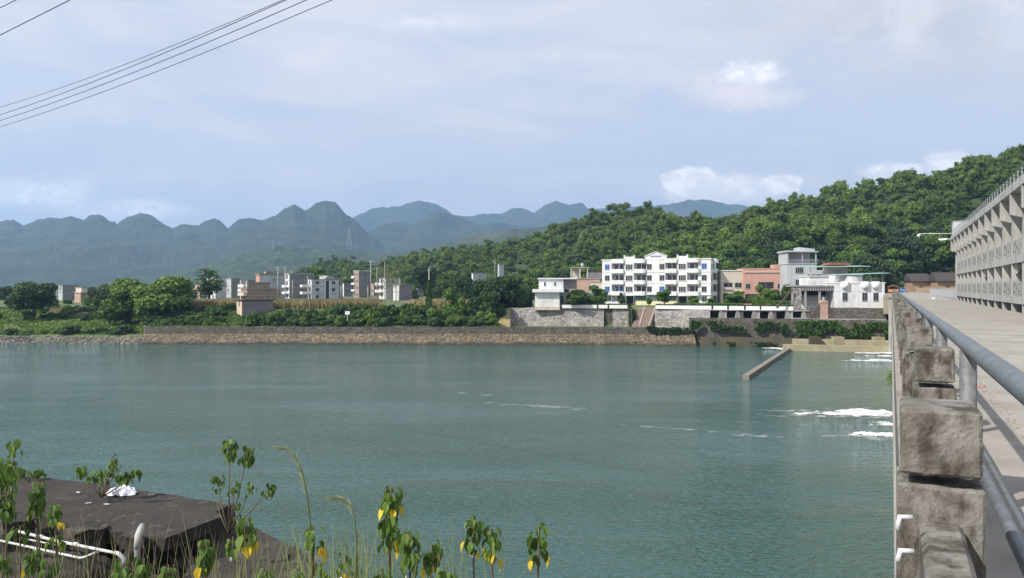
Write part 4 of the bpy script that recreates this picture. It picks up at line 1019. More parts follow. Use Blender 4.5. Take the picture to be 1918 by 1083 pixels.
for z in (.4,.9): b.box(2.6,wd_,.0,.05,z,z+.06)
for i in range(12): b.box(2.6+i*.55,2.65+i*.55,0,.05,0,.95)
b.build('lower_railing',MT['alu'],t)
# brick stack in the middle, mossy
t=thing('stone_buttress','pinkish stepped stone buttress against the terrace wall','buttress',(gx(1544,162.6),162.6,5.9),R(-5))
b=MB(); b.box(-.8,.8,0,1.2,-.3,3.4); b.ext([(-.9,3.4),(.9,3.4),(.4,3.9),(-.4,3.9)],'y',-.1,1.3); b.build('buttress_body',MT['pbrick'],t)
b=MB(); b.ext([(-3,0),(-.8,0),(-.8,3.2),(-1.6,2.4)],'y',.2,1.2); b.ext([(.8,0),(3,0),(1.6,2.2),(.8,3)],'y',.2,1.2); b.build('buttress_shoulder',MT['stoned'],t)
# leaning timber
t=tag(MB().tube([pt(1455,577,165),pt(1484,543,166)],.22,6).build('leaning_timber',MT['bark']),'dark timber leaning diagonally over the white coping','timber')
# village
def vill():
    W1=lambda us,fs,w=1.0,h=1.2,g='glass':[(u,f,w,h,g) for u in us for f in fs]
    t,w,d,H,fh=house('village_house','small pinkish house partly behind the round tree',374,330,13,10,534,562,50,('pbrick','gbrick'),left=W1((.5,),(0,1)))
    t,w,d,H,fh=house('village_house','white fronted house behind the dark open tree',404,325,24,14,519,563,50,('white','wgrey'),left=W1((.3,.7),(0,1,2)),front=W1((.5,),(1,2)))
    balcony(t,0,1,0,1,1)
    t,w,d,H,fh=house('village_house','pale grey block house right of the dark open tree',433,345,20,12,522,564,50,('wgrey','gbrick'),left=W1((.4,),(1,)))
    house('village_house','low dark flat house behind the brown balcony house',446,365,5,24,525,560,45,('gbrick','gbrick'))
    t,w,d,H,fh=house('village_house','brown brick house with white balconies facing left',463,268,18,46,541,566,48,('brick','brick'),front=W1((.55,.7),(1,),.6,.8))
    for z in (fh,0): balcony(t,-1.3,0,.2,d-.2,z,1,'beige')
    t,w,d,H,fh=house('village_house','upper brown brick block with white framed left side above the balcony house',462,285,17,32,529.5,562,48,('brick','brick'),left=W1((.5,),(2,3),1.6,1.4,'dark'),floors=4)
    for f in (2,3): 
        b=MB(); b.box(-1.2,0,.2,d-.2,f*fh-.15,f*fh+.05); b.box(-1.2,-1.1,.2,d-.2,f*fh+.05,f*fh+.95); b.build('balcony',MT['whitec'],t)
    MB().box(-.08,.25,-.08,.25,0,H+.8).build('white_pilaster',MT['whitec'],t); MB().box(-.08,.25,d-.25,d+.08,0,H+.8).build('white_pilaster',MT['whitec'],t)
    t,w,d,H,fh=house('village_house','tall house with a salmon left face and a red-brown roof rim',486,335,9,25,515,560,52,('salmon','wgrey'),front=W1((.8,),(2,3),.8,.9),roof='brick',parapet=.4)
    t,w,d,H,fh=house('village_house','grey house with a red-brown roof rim behind the twin poles',511,345,3,19,515,560,50,('pbrick','wgrey'),front=W1((.35,),(1,2,3),.9,1.0),roof='brick',parapet=.4)
    t,w,d,H,fh=house('village_house','tall dark grey brick house with white balconies on its left side',542,330,12,35,514,562,48,('white','gbrick'),left=W1((.5,),(0,1,2,3),1.2,1.5),front=W1((.5,),(1,2,3),.9,1.0),parapet=.3)
    for f in (1,2): 
        b=MB(); b.box(-1.4,0,.5,d,f*fh-.15,f*fh+.02); b.box(-1.4,-1.28,.5,d,f*fh+.02,f*fh+.9); b.build('balcony',MT['whitec'],t)
    MB().tube([(3,3,H),(3,3,H+1.6)],.25,8).build('roof_tank',MT['alu'],t)
    t,w,d,H,fh=house('village_house','grey and white villa with a small pointed gable and white pilasters',583,308,8,42,524,563,42,('white','wgrey'),left=W1((.5,),(0,1,2),.9,1.4),front=W1((.22,.82),(1,2),1.5,1.2)+W1((.22,),(0,),1.2,1.2),floors=3)
    for x in (0,.50*w,.66*w,w-.3): MB().box(x,x+.28,-.12,-.002,0,H).build('white_pilaster',MT['whitec'],t)
    b=MB(); b.ext([(.46*w,H+.2),(.74*w,H+.2),(.60*w,H+1.7)],'y',-.4,4); b.build('gable',MT['roofc'],t)
    b=MB(); b.box(.52*w,.65*w,-.06,-.001,.6,H-.4); b.build('stair_glazing',MT['glass'],t)
    for f in (1,2): 
        b=MB(); b.box(-3.6,0,.5,d,f*fh-.25,f*fh+.05); b.box(-3.6,-3.48,.5,d,f*fh+.05,f*fh+.8); b.box(-3.6,0,.5,.62,f*fh+.05,f*fh+.8); b.build('balcony',MT['whitec'],t)
    house('village_house','plain grey brick house adjoining the gabled villa',625,318,2,14,521,562,42,('gbrick','gbrick'),front=W1((.5,),(1,),.9,1))
    t,w,d,H,fh=house('village_house','slim four storey tower house with a pinkish brick face',672,352,12,17,508,558,45,('pbrick','gbrick'),left=W1((.3,.75),(0,1,2,3),.9,1.2),floors=4,front=W1((.6,),(1,2,3),.8,1),roof='whitec')
    for f in (1,2,3): 
        b=MB(); b.box(-.6,0,d*.7,d+1.2,f*fh-.15,f*fh+.1); b.box(-.6,-.5,d*.7,d+1.2,f*fh+.1,f*fh+.8); b.build('balcony',MT['whitec'],t)
    t,w,d,H,fh=house('village_house','white house with curved balconies behind the cluster of poles',722,312,14,25,521,560,46,('white','wgrey'),left=W1((.6,),(0,1,2),1.0,1.3),front=W1((.5,),(2,),1,1))
    for f in (1,2): 
        b=MB(); b.box(-1.4,0,d*.4,d+1,f*fh-.2,f*fh+.05); b.box(-1.4,-1.28,d*.4,d+1,f*fh+.05,f*fh+.9); b.build('balcony',MT['whitec'],t)
    house('village_house','low house with a white left face and a long grey side',747,290,12,22,534,560,48,('white','gbrick'))
    house('village_house','grey and white house between the far left trees',117,300,15,19,535,560,50,('wgrey','gbrick'),left=W1((.5,),(1,),1.2,1.2),roof='roofc')
    t,w,d,H,fh=house('village_house','brown brick house with a cream painted top storey',151,268,22,26,549,568,50,('pbrick','brick'))
    b=MB(); b.box(.4,w-1,.4,d,H+.2,H+1.9); b.build('upper_storey',MT['beige'],t); b=MB(); b.box(0.2,w-.8,.2,d,H+1.9,H+2.1); b.build('upper_roof',MT['roofc'],t)
    for (px,D,wl,wr,yt,mm,lab) in ((425,372,6,16,527,('beige','gbrick'),'tan and grey house behind the pale grey block house'),(556,392,8,18,524,('pbrick','gbrick'),'pinkish house seen between the dark brick house and the gabled villa'),(603,400,6,14,517,('beige','wgrey'),'beige house rising behind the gabled villa'),(644,385,7,12,531,('white','gbrick'),'small white and grey house between the gabled villa and the tower house'),(498,395,4,10,509,('wgrey','gbrick'),'grey block just above the red-brown roof rim'),(700,395,6,10,531,('pbrick','gbrick'),'small brick house behind the tallest dark pole'),(782,360,5,9,541,('white','gbrick'),'little white house in the trees right of the village'),(90,340,6,9,540,('beige','gbrick'),'small beige house behind the dark spreading tree')):
        house('village_house',lab,px,D,wl,wr,yt,560,48,mm,left=W1((.5,),(0,1),.9,1.1),front=W1((.5,),(1,),.9,1))
    t,w,d,H,fh=house('brick_shed','tall narrow beige brick shed standing down on the river bank',453,184,17,47,563,598,40,('pbrick2','gbrick'),cat='shed',bands=False,roof='tile',roofover=.35,base=3)
    window(t,'l',d*.5,H-1.3,.5,1.0,(w,d),'dark','roofc',0)
    house('hill_house','white flat house half hidden by trees on the wooded slope',886,330,3,26,512,530,30,('white','wgrey'))
    t,w,d,H,fh=house('hill_house','small pale water tower above the trees on the slope',935,330,3,9,495,512,30,('wgrey','wgrey'),cat='water tower')
MT['pbrick2']=M('beige_brick',(.66,.53,.38),(.55,.44,.32),scale=.8,rough=.95,stain=(.3,.22,.16),sscale=.4,samt=.3)
vill()
# huts beyond the dam road
def hut(px0,px1,ye,yr,yb,D,label):
    k=D/F; w=(px1-px0)*k; H=zz(ye,D)-zz(yb,D)
    t=thing('earth_hut',label,'hut',(gx(px0,D),D,zz(yb,D)),R(-4),'earth huts beyond the dam road')
    b=MB(); b.box(.3,w-.3,.6,6,-2,H+.2); b.build('earth_wall',M('earth_wall',(.36,.25,.16),(.28,.19,.12),scale=.7,rough=1),t) 
    hr=(ye-yr)*k; b=MB(); b.ext([(-.4,H-.1),(7,H-.1),(3.3,H+hr+.3)],'x',-.2,w+.2); b.build('tiled_roof',MT['tile'],t)
    b=MB(); b.box(w*.45,w*.45+1,.55,.599,-.5,1.5); b.build('door',MT['dark'],t)
hut(1707,1744,526,514,545,245,'left brown-roofed earth hut beyond the end of the dam road')
hut(1755,1796,526,512,545,240,'right brown-roofed earth hut next to the gatehouse corner')
b=MB(); fe=thing('earth_yard_wall','low orange earth yard wall in front of the huts','wall',(0,0,0)); wallstrip('wall_body',[(1716,232),(1796,226)],ZR-1,ZR+1.5,.4,M('orange_earth',(.34,.25,.17),rough=1),0,fe)
# car and stalls at the road end
def car(loc,rz,label,mat):
    t=thing('parked_car',label,'car',loc,rz); 
    prof=[(-2.1,.35),(-2.1,.8),(-1.9,.95),(-1.2,1.02),(-.75,1.45),(.75,1.48),(1.35,1.0),(2.05,.85),(2.15,.5),(2.1,.3)]
    b=MB(); b.ext(prof,'y',-.85,.85); b.build('body',mat,t)
    b=MB(); b.ext([(-1.05,1.03),(-.72,1.38),(.7,1.41),(1.15,1.03)],'y',-.87,.87); b.build('windows',MT['glass'],t)
    b=MB(); b.add([(-1.22,-.7,1.03),(-1.22,.7,1.03),(-.80,.62,1.42),(-.80,-.62,1.42)],[(0,1,2,3)]); b.build('windscreen',MT['glass'],t)
    for x in (-1.35,1.35):
        for y in (-.88,.70): 
            w_=MB().lathe([(0,0),(.3,0),(.33,.05),(.33,.15),(.3,.18),(0,.18)],(0,0,0),16).build('wheel',MT['cable'],t); w_.matrix_local=Matrix.Translation((x,y,.33))@Matrix.Rotation(-PI/2,4,'X')
car(W(3.2,262,ZR),R(62),'small blue car parked at the far end of the dam road',M('blue_car_paint',(.12,.22,.42),rough=.3))
st_=thing('orange_market_stall','orange covered stall at the far end of the dam parapet','stall',W(.6,252,ZR),DRZ)
MT['org']=M('orange_tarp',(.75,.25,.06),(.6,.2,.05),scale=1,rough=.7)
b=MB(); b.ext([(-1.6,1.7),(-.2,2.3),(1.3,1.7),(1.3,1.6),(-.2,2.15),(-1.6,1.6)],'y',-1.5,1.5); b.box(-1.5,1.2,-1.3,-1.2,.2,1.0); b.build('awning',MT['org'],st_)
b=MB(); 
for x in (-1.5,1.2):
    for y in (-1.4,1.4): b.box(x,x+.06,y,y+.06,0,1.7)
b.build('post',MT['steel'],st_)
tk=thing('blue_truck','dark blue covered truck in the gap between the white river house and the road','truck',(gx(1661,172),172,8.2),R(70))
b=MB(); b.bevbox(-2.5,1.2,-1,1,.9,2.7,.08); b.build('cargo_cover',M('blue_cover',(.03,.06,.20),rough=.6),tk)
b=MB(); b.bevbox(1.25,2.7,-1,1,.6,2.2,.12); b.build('cab',M('dark_cab',(.04,.05,.09),rough=.4),tk)
for x in (-1.7,1.9):
    for y in (-1.05,.8):
        o=MB().lathe([(0,0),(.42,0),(.45,.25),(0,.25)],(0,0,0),14).build('wheel',MT['cable'],tk); o.matrix_local=Matrix.Translation((x,y,.45))@Matrix.Rotation(-PI/2,4,'X')
gp=tag(MB().build('x',MT['steel']) if 0 else MB().tube([(0,0,0),(0,0,1.0)],.05,6).build('barrier_post',MT['steel']),'rusty barrier post at the end of the pipe railing','post'); gp.location=W(.5,44,ZW)
# ---------------- vegetation along the far bank
rs=random.Random(21)
SH=[]
def shrub_proto(R_,H,nl,n,leaf,mat,tint=0,flat=.8,name='shrub'):
    v,f,t=crown(rs,R_,H,nl,n,leaf,z0=-H*.15,flat=flat,tint=tint); me=rawmesh(name,v,f,False,t); me.materials.append(MT[mat]); SH.append(me); return len(SH)-1
MT['shrubd']=leafmat('shrub_leaves',(.026,.060,.020),(.12,.20,.045),third=(.060,.12,.028))
S_a=[shrub_proto(2.2,3.2,7,1100,.34,'shrubd',-.05),shrub_proto(2.4,2.8,8,1100,.34,'shrubd',.08),shrub_proto(2.0,3.4,6,1000,.32,'leafd',.1),shrub_proto(2.2,2.6,7,1000,.36,'leaf',.05)]
S_low=[shrub_proto(1.6,1.3,5,500,.22,'shrubd',0),shrub_proto(1.5,1.2,5,500,.22,'shrubd',.12),shrub_proto(1.7,1.5,5,500,.22,'leafd',.05)]
def shrub(k,px,D,sc,label,group,z=None,cat='shrub',name='shrub'):
    x=gx(px,D); o=ob(name,SH[k],None,(x,D,(ground_z(px,D) if z is None else z))); o.rotation_euler=(0,0,rs.uniform(0,6.28)); o.scale=sc if isinstance(sc,tuple) else (sc,)*3
    return tag(o,label,cat,group)
for px in np.linspace(690,935,26): shrub(rs.choice(S_low+S_a),px+rs.uniform(-4,4),pl(BANK,px)+rs.uniform(15,19),rs.uniform(.5,.9),'low green shrub at the edge of the tan corn crop above the thicket','shrubs at the crop edge')
for px in np.linspace(360,430,9): shrub(rs.choice(S_low+S_a),px,pl(BANK,px)+rs.uniform(17,21),rs.uniform(.5,.8),'low green shrub at the edge of the tan corn crop left of the shed','shrubs at the left crop edge')
G1='dense shrubs crowding the far bank above the stone embankment'
for i in range(105):
    px=446+ (925-446)*((i+rs.random())/105); row=i%3; D=pl(BANK,px)+(2.8,6.5,11)[row]+rs.uniform(-1,1)
    if px<520 and row==2: continue
    if px<464: continue
    shrub(rs.choice(S_a),px,D,(lambda q:(q,q,q*rs.uniform(.8,1.5)))(rs.uniform(.6,1.25)*(.85,1.05,1.1)[row]),'leafy green shrub in the thicket above the long dark stone embankment',G1)
for i in range(34):
    px=272+ (425-272)*((i+rs.random())/34); row=i%3; D=pl(BANK,px)+(4.5,9,14)[row]+rs.uniform(-1,1)
    if px>405 and row==0: continue
    shrub(rs.choice(S_a+S_low),px,D,rs.uniform(.5,.8),'green shrub on the slope between the big round trees and the brick shed','shrubs on the slope left of the brick shed')
for i in range(70):
    px=rs.uniform(-60,280); D=rs.uniform(198,255); 
    shrub(rs.choice(S_a),px,D,rs.uniform(.6,1.1),'green shrub in the meadow below the big trees at the left','shrubs in the left meadow')
for px,w,k,lab in ((12,20,2,'dark low shrub at the left frame edge behind the riprap'),(52,26,0,'bright green round shrub beside the sandy patch'),(25,30,2,'second dark low shrub behind the riprap at far left'),(84,22,1,'olive shrub right of the bright round shrub'),(132,46,2,'wide dark shrub in the middle of the riprap bank'),(105,20,1,'small olive shrub between the wide dark shrub and the sand'),(182,38,0,'mid green shrub between two dark ones on the riprap bank'),(232,48,2,'large dark shrub just left of the stone embankment end'),(205,26,2,'dark shrub pressed against the large dark one near the embankment end'),(18,24,1,'small shrub in front of the sandy patch at far left'),(165,24,2,'low dark shrub right of the wide dark shrub')):
    D=178; sc_=w/8.05/3.3
    o=shrub(S_low[k],px,D,(sc_*1.15,sc_,max(sc_*.95,.75)),lab,'low shrubs behind the riprap'); 
# riprap
def riprap():
    g=random.Random(3); V=[];Fq=[];o=0
    base=[]
    for q in range(8):
        mb=MB(); mb.bevbox(-.5,.5,-.5,.5,-.5,.5,.2); v=np.array(mb.v)*[g.uniform(.7,1.2),g.uniform(.7,1.2),g.uniform(.5,.9)]; v+=np.random.default_rng(q).normal(0,.06,v.shape); base.append(v)
    ring=[]; fa=mb.f
    me=bpy.data.meshes.new('riprap'); VV=[];FFl=[]
    for i in range(2300):
        px=g.uniform(-420,300); u=g.random(); D=pl(BANK,px)-1.0+u*4.2; z=max(ground_z(px,D),-.2)+g.uniform(-.1,.15)+ (.1 if px>270 else 0)
        if px>272 and u>.35: continue
        s=g.uniform(.25,.6); m=Matrix.Rotation(g.uniform(0,6.28),3,'Z')@Matrix.Rotation(g.uniform(-.5,.5),3,'X'); v=(base[i%8]*s)@np.array(m).T+[gx(px,D),D,z]
        VV.append(v); FFl+=[tuple(a+o for a in f) for f in fa]; o+=len(v)
    me.from_pydata(np.concatenate(VV).tolist(),[],FFl); me.materials.append(MT['rocks']); me.update()
    stuff(ob('riprap',me),'band of pale broken rocks along the left waterline','riprap')
riprap()
def patch(px0,px1,D0,D1,name,mat,dz,thr):
    def f(u,v):
        p=lerp(px0,px1,u); D=lerp(D0,D1,v); x=gx(p,D); e=min(u,1-u,v,1-v)*4; e=min(1,e)
        return (x,D,ground_z(p,D)+dz*e-.25*(1-e)+mn.noise((x*.3,D*.3,0))*.12)
    return struct(grid(name,40,16,f,MT[mat]))
patch(-40,62,182,195,'sandy_path','sand',.12,0); patch(60,150,186,197,'sandy_path','sand',.08,0)
# named trees
def T(k,px,ytop,ybase,D,wpx,label,group=None,z=None,cat='tree',name='tree',sh=.25):
    me,tm,r,h=PROTO[k]; kk=D/F; zb=zz(ybase,D) if z is None else z; H=zz(ytop,D)-zb; sx=wpx*kk/(2*r*1.0); sz=H/(h*1.25)
    return plant_tree(k,(gx(px,D),D,zb),label,cat,group,(sx,sx,sz),name=name)
P_bigy=proto(4.6,8,16,7500,.38,'leaf',tint=.12,th=.2)
P_op=proto(4.6,7,16,2600,.40,'leafd',style='flat',th=3.2)
def popen():
    v,f,t=crown(rg,4.6,8,16,1500,.42,z0=1.6,flat=.7,core=False); me=rawmesh('crown',v,f,False,t); me.materials.append(MT['leafd'])
    PROTO.append((me,trunk(rg,5,.35,limbs=9,spread=2.6,top=7).mesh('trunk',MT['bark'],True),4.6,8)); return len(PROTO)-1
P_open=popen()
T(P_big2,64,519,594,200,88,'dark spreading tree standing alone at the far left')
T(P_bigy,240,507,604,192,98,'yellow-green tree left of the biggest round tree','pair of big round trees')
T(P_bigy,310,502,612,188,124,'biggest round yellow-green tree with a shaded underside','pair of big round trees')
T(P_big2,208,528,598,206,62,'dark tree behind the left side of the yellow-green pair')
T(P_open,393,503,570,214,72,'dark open crowned tree with a bare trunk in front of the white village house')
T(P_gard,848,530,606,180,50,'bright pale green tree rising out of the bank thicket right of the vine-covered pole')
T(P_big2,903,513,604,184,66,'dark tree left of the tallest dark tree at the end of the thicket','dark trees at the end of the thicket')
T(P_big2,948,505,596,188,78,'tallest dark tree between the thicket and the small white building','dark trees at the end of the thicket')
T(P_big2,982,530,592,192,44,'smaller dark tree close beside the small white building','dark trees at the end of the thicket')
T(P_round[2],925,548,606,180,48,'low dark tree at the top of the dry grass bank','dark trees at the end of the thicket')
GT='garden trees in front of the apartment block'
T(P_gard2,1084,540,574,181.5,58,'drooping grey-green tree in front of the small white building',GT)
T(P_gard,1119,528,574,183,42,'bright green bushy tree left of the cone-shaped conifer',GT)
T(P_cone,1164,539,573,183,23,'dark cone-shaped conifer in front of the apartment block',GT)
T(P_small,1245,540,572,181,34,'single rounded pale green tree before the glazed ground floor',GT)
T(P_small,1297,555,573,180,26,'small olive tree right of the dark entrance',GT)
T(P_small,1331,557,573,180,18,'thin small tree at the right corner of the apartment block',GT)
T(P_gard,1377,541,573,177,50,'wide bright green tree in front of the cream annex',GT)
T(P_gard2,1410,552,573,176,36,'low green tree between the two bright trees by the salmon house',GT)
T(P_gard,1426,528,573,178,38,'tall bright tree in front of the left half of the salmon house',GT)
T(P_gard2,1450,540,573,175,34,'dark green tree in front of the right half of the salmon house',GT)
T(P_gard2,1476,530,572,176,34,'dark green tree between the salmon house and the leaning timber',GT)
T(P_gard2,1215,555,573,187,14,'slim young tree near the stair head',GT)
for px,yt,D,w,k in ((8,538,300,40,2),(-30,530,300,60,0),(30,548,280,30,1),(175,540,262,30,2),(190,536,250,34,0),(160,556,235,26,3),(360,545,260,26,2),(640,520,420,50,0),(600,500,430,60,1),(566,515,430,40,2),(680,525,400,40,0),(795,500,330,60,2),(840,510,320,50,0),(870,520,300,50,2),(775,540,300,40,1),(815,540,280,40,2),(1000,505,300,50,0),(1030,510,290,40,3),(1060,500,320,50,0)):
    T(P_round[k],px,yt,yt+55 if D<400 else 560,D,w,'background tree among or behind the village houses','background trees around the village')
# hedges
def leafstrip(name,n,fn,size,mat,seed=1,tint=.35,aspect=1):
    g=np.random.default_rng(seed); P=np.array([fn(g) for _ in range(n)]); nm=g.normal(size=(n,3)); nm/=np.linalg.norm(nm,axis=1)[:,None]
    u=np.cross(nm,g.normal(size=(n,3))); u/=np.linalg.norm(u,axis=1)[:,None]; w=np.cross(nm,u); s=(size*g.uniform(.5,1.3,n))[:,None]
    q=np.stack([P-u*s*.5,P-w*s*.5*aspect,P+u*s*.5,P+w*s*.5*aspect],1).reshape(-1,3)
    me=rawmesh(name,q,np.arange(n*4).reshape(-1,4),False,np.clip(g.normal(tint,.15,n),0,1)); me.materials.append(MT[mat]); return ob(name,me)
def hedge(px0,px1,dD,h,label,mat='leaf',w=1.0,z=7.7):
    def fn(g):
        p=g.uniform(px0,px1); D=pl(TERR,p)+dD+g.uniform(-w/2,w/2); return (gx(p,D),D,z+h*g.random()**.7)
    o=leafstrip('hedge',int((px1-px0)*26),fn,.26,mat,int(px0)); return tag(o,label,'hedge')
hedge(1055,1182,.9,.98,'clipped dark hedge behind the left white coping','shrubd')
hedge(1228,1486,.9,.98,'clipped dark hedge behind the right white coping','shrubd')
hedge(1262,1392,3,1.25,'pale green low hedge before the right half of the apartment block','leafy')
hedge(1408,1486,4.5,1.9,'yellow-green hedge before the salmon house','leafy')
# dark vines over the flank of the stair
def fn(g):
    u=g.random(); p=1177+u*7+g.random()*8; D=pl(TERR,p)-1.4-u*2; return (gx(p,D),D,3.6+g.random()*4.4*(1-.35*u))
tag(leafstrip('climbing_vine',2600,fn,.3,'leafd',5,.3),'dark climbing vine covering the wall beside the staircase','vine')
def ivy(name,px0,px1,zlo,zhi,n,label,mat,seed,off=-.35,clump=.5,tint=.35):
    P=[(1188,169),(1240,167.6),(1290,166),(1310,166),(1490,160.5),(1560,157.8),(1666,153.2)]
    def fn(g):
        for _ in range(60):
            p=g.uniform(px0,px1); z=g.uniform(zlo,zhi); D=pl(P,p); x=gx(p,D); 
            if mn.noise((x*.35,z*.5,seed))+mn.noise((x*1.1,z*1.2,seed))*.5 > (clump-.5)+abs((z-(zlo+zhi)/2)/(zhi-zlo))*.6-.1: break
        return (x,D+off-g.random()*.5,z)
    return stuff(leafstrip(name,n,fn,.42,mat,seed,tint),label,'climbing plant')
ivy('wall_ivy',1292,1480,3.0,5.3,3000,'ivy draping the river wall below the row of dark openings','shrubd',3)
ivy('wall_ivy',1480,1664,2.3,5.6,5200,'thick ivy hanging over the river wall behind the sill','shrubd',8,-.4,.42)
ivy('wall_weeds',1190,1300,2.4,4.0,900,'olive weeds on the river wall at the foot of the staircase','leafd',13,-.5,.6)
ivy('wall_moss',1225,1470,.1,1.0,700,'brown and olive growth at the waterline of the river wall','leafd',17,-1.1,.62,.2)
# plant clump on the dam face
def fn(g):
    t_=101+g.normal()*.9; return tuple(W(.0-abs(g.normal())*.2,t_,1.9+g.normal()*.5))
tag(leafstrip('wall_weeds',190,fn,.22,'leafy',31,.9),'yellowish weed clump hanging on the far dam pier','climbing plant')
# corn field
MT['corn']=leafmat('dry_corn',(.17,.15,.07),(.42,.34,.18),third=(.29,.24,.12),trans=.2)
MT['cornstub']=M('field_soil',(.34,.25,.13),(.26,.20,.10),scale=.4,rough=1)
def corn(name,px0,px1,D0,D1,n,lab,h=1.7):
    g=np.random.default_rng(int(px0)); px=g.uniform(px0,px1,n); D=g.uniform(D0,D1,n); x=(px-959)/F*D; z=np.array([ground_z(p,d) for p,d in zip(px,D)]); hh=h*g.uniform(.7,1.1,n); a=g.uniform(0,3.14,n); w=g.uniform(.12,.3,n)
    dx,dy=np.cos(a)*w,np.sin(a)*w; lx,ly=g.normal(0,.25,n),g.normal(0,.25,n)
    q=np.stack([np.stack([x-dx,D-dy,z],1),np.stack([x+dx,D+dy,z],1),np.stack([x+dx*.5+lx,D+dy*.5+ly,z+hh],1),np.stack([x-dx*.5+lx,D-dy*.5+ly,z+hh],1)],1).reshape(-1,3)
    me=rawmesh(name,q,np.arange(n*4).reshape(-1,4),False,np.clip(g.normal(.45,.2,n),0,1)); me.materials.append(MT['corn']); stuff(ob(name,me),lab,'crop')
corn('corn_field',300,450,194,210,5000,'dry tan corn crop between the round trees and the brick shed')
corn('corn_field',500,715,191,215,9000,'dry tan corn crop in front of the village houses')
corn('corn_field',770,940,190,212,6000,'dry tan corn crop right of the village beside the vine-covered pole')
corn('corn_field',90,165,205,222,2200,'small tan crop patch at the far left below the brown house',1.0)
# ground cover
def cover(name,px0,px1,d0,d1,n,size,mat,lab,tint=.4,seed=2):
    def fn(g):
        p=g.uniform(px0,px1); D=pl(BANK,p)+g.uniform(d0,d1); return (gx(p,D),D,ground_z(p,D)+g.random()*.35)
    stuff(leafstrip(name,n,fn,size,mat,seed,tint),lab,'ground cover')
cover('weeds',270,940,1.4,18,20000,.42,'leaf','tangled weeds on top of the long embankment')
cover('weeds',-120,290,5,60,22000,.5,'leaf','rough green weeds over the left meadow',.5,4)
# poles
def pole(px,yt,yb,D,label,arms=1,r=.14,cable=False):
    t=thing('utility_pole',label,'pole',(gx(px,D),D,zz(yb,D)),0,'utility poles in the village'); H=zz(yt,D)-zz(yb,D)
    MB().tube([(0,0,-1),(0,0,H)],[r,r*.65],8).build('pole_shaft',MT['pole'],t,True)
    for a in range(arms):
        b=MB(); b.box(-.9,.9,-.05,.05,H-.35-a*.8,H-.25-a*.8); b.build('crossarm',MT['steel'],t)
    return t
for a in ((520.5,499,565,205,'left one of the twin tall poles in front of the red-rimmed houses'),(534,498,565,210,'right one of the twin tall poles in front of the red-rimmed houses'),(548,525,564,215,'short pole right of the twin tall poles',0),(576,517,562,230,'thin pole at the right edge of the dark brick house',0),(638.5,535,562,215,'short pale pole right of the gabled villa',0),(689,537,566,205,'short pole at the foot of the slim tower house',0),(694.5,488,568,195,'tallest dark pole right of the slim tower house',2),(706,500,565,205,'thin pole between the tower house and the white house',1,.1),(720.5,492,562,220,'slender pole rising through the brownish bamboo',0,.1),(748,520,560,225,'thin pole behind the low white sided house',0,.1),(927,488,520,300,'distant pole on the wooded slope above the thicket',1),(1554,455,505,300,'bare thin pole on the hillside behind the grey townhouse',0,.12)): pole(*a)
vp=thing('vine_covered_pole','utility pole completely wrapped in green vines on the bank','pole',(gx(803.5,182),182,6.3)); 
MB().tube([(0,0,-2),(0,0,10.9)],[.16,.11],8).build('pole_shaft',MT['pole'],vp,True); b=MB(); b.box(-.6,.6,-.05,.05,10.2,10.3); b.build('crossarm',MT['steel'],vp)
def fn(g):
    z=g.random()**.8*9.2-1.2; a=g.uniform(0,6.28); r=(.35+.75*(1-(z+1.2)/9.5))*g.uniform(.6,1.1)*(1.15 if z<1 else 1); return (r*math.cos(a),r*math.sin(a),z)
o=leafstrip('vines',1500,fn,.34,'shrubd',9,.45); o.parent=vp
# bamboo tuft
bt=thing('bamboo_clump','sparse brownish bamboo clump behind the village poles','bamboo',(gx(728,232),232,7.6)); b=MB()
for i in range(14):
    x=rs.uniform(-3.2,3.2); h=rs.uniform(8,12.5); l=rs.uniform(-.6,.6); b.tube([(x,rs.uniform(-1,1),-1),(x+l*.3,0,h*.6),(x+l,0,h)],[.06,.05,.02],4)
b.build('canes',M('cane',(.25,.22,.13),rough=.8),bt)
def fn(g): return (g.normal(0,2.0),g.normal(0,1),g.uniform(4.5,11.5))
MT['cornb']=leafmat('bamboo_leaf',(.14,.14,.06),(.28,.28,.12)); o=leafstrip('leaves',700,fn,.4,'cornb',6,.4); o.parent=bt
# pylons
def pylon(px,yt,yb,D,label):
    z0=zz(yb,D); H=zz(yt,D)-z0; t=thing('transmission_pylon',label,'pylon',(gx(px,D),D,z0),.3,'pylons on the far hills'); b=MB()
    W0=H*.11
    def at(k,s): return Vector(((1 if k in(0,1) else -1)*W0*(1-.85*s),(1 if k in(0,3) else -1)*W0*(1-.85*s),H*s))
    for k in range(4): b.tube([at(k,0),at(k,1)],.15,4)
    S=[0,.2,.38,.54,.68,.8,.9,1]
    for i in range(7):
        for k in range(4): b.tube([at(k,S[i]),at((k+1)%4,S[i+1])],.08,3); b.tube([at((k+1)%4,S[i]),at(k,S[i+1])],.08,3)
    b.build('lattice_tower',MT['alu'],t); b=MB()
    for s in (.74,.85,.96): b.tube([(-H*.16,0,H*s),(H*.16,0,H*s)],.13,4); 
    b.build('crossarm',MT['alu'],t)
pylon(654,427,468,1650,'taller lattice pylon in the saddle between the karst peaks'); pylon(512,450,478,1680,'smaller lattice pylon on the middle hills left of the taller one')
sg=tag(MB().box(-.52,.52,-.04,.04,.2,1.0).box(-.04,.04,.0,.08,-1.2,.2).build('sign_board',MT['whitec']),'small blank white board standing in the bank thicket','sign'); sg.location=(gx(652,173.5),172.8,6.2)
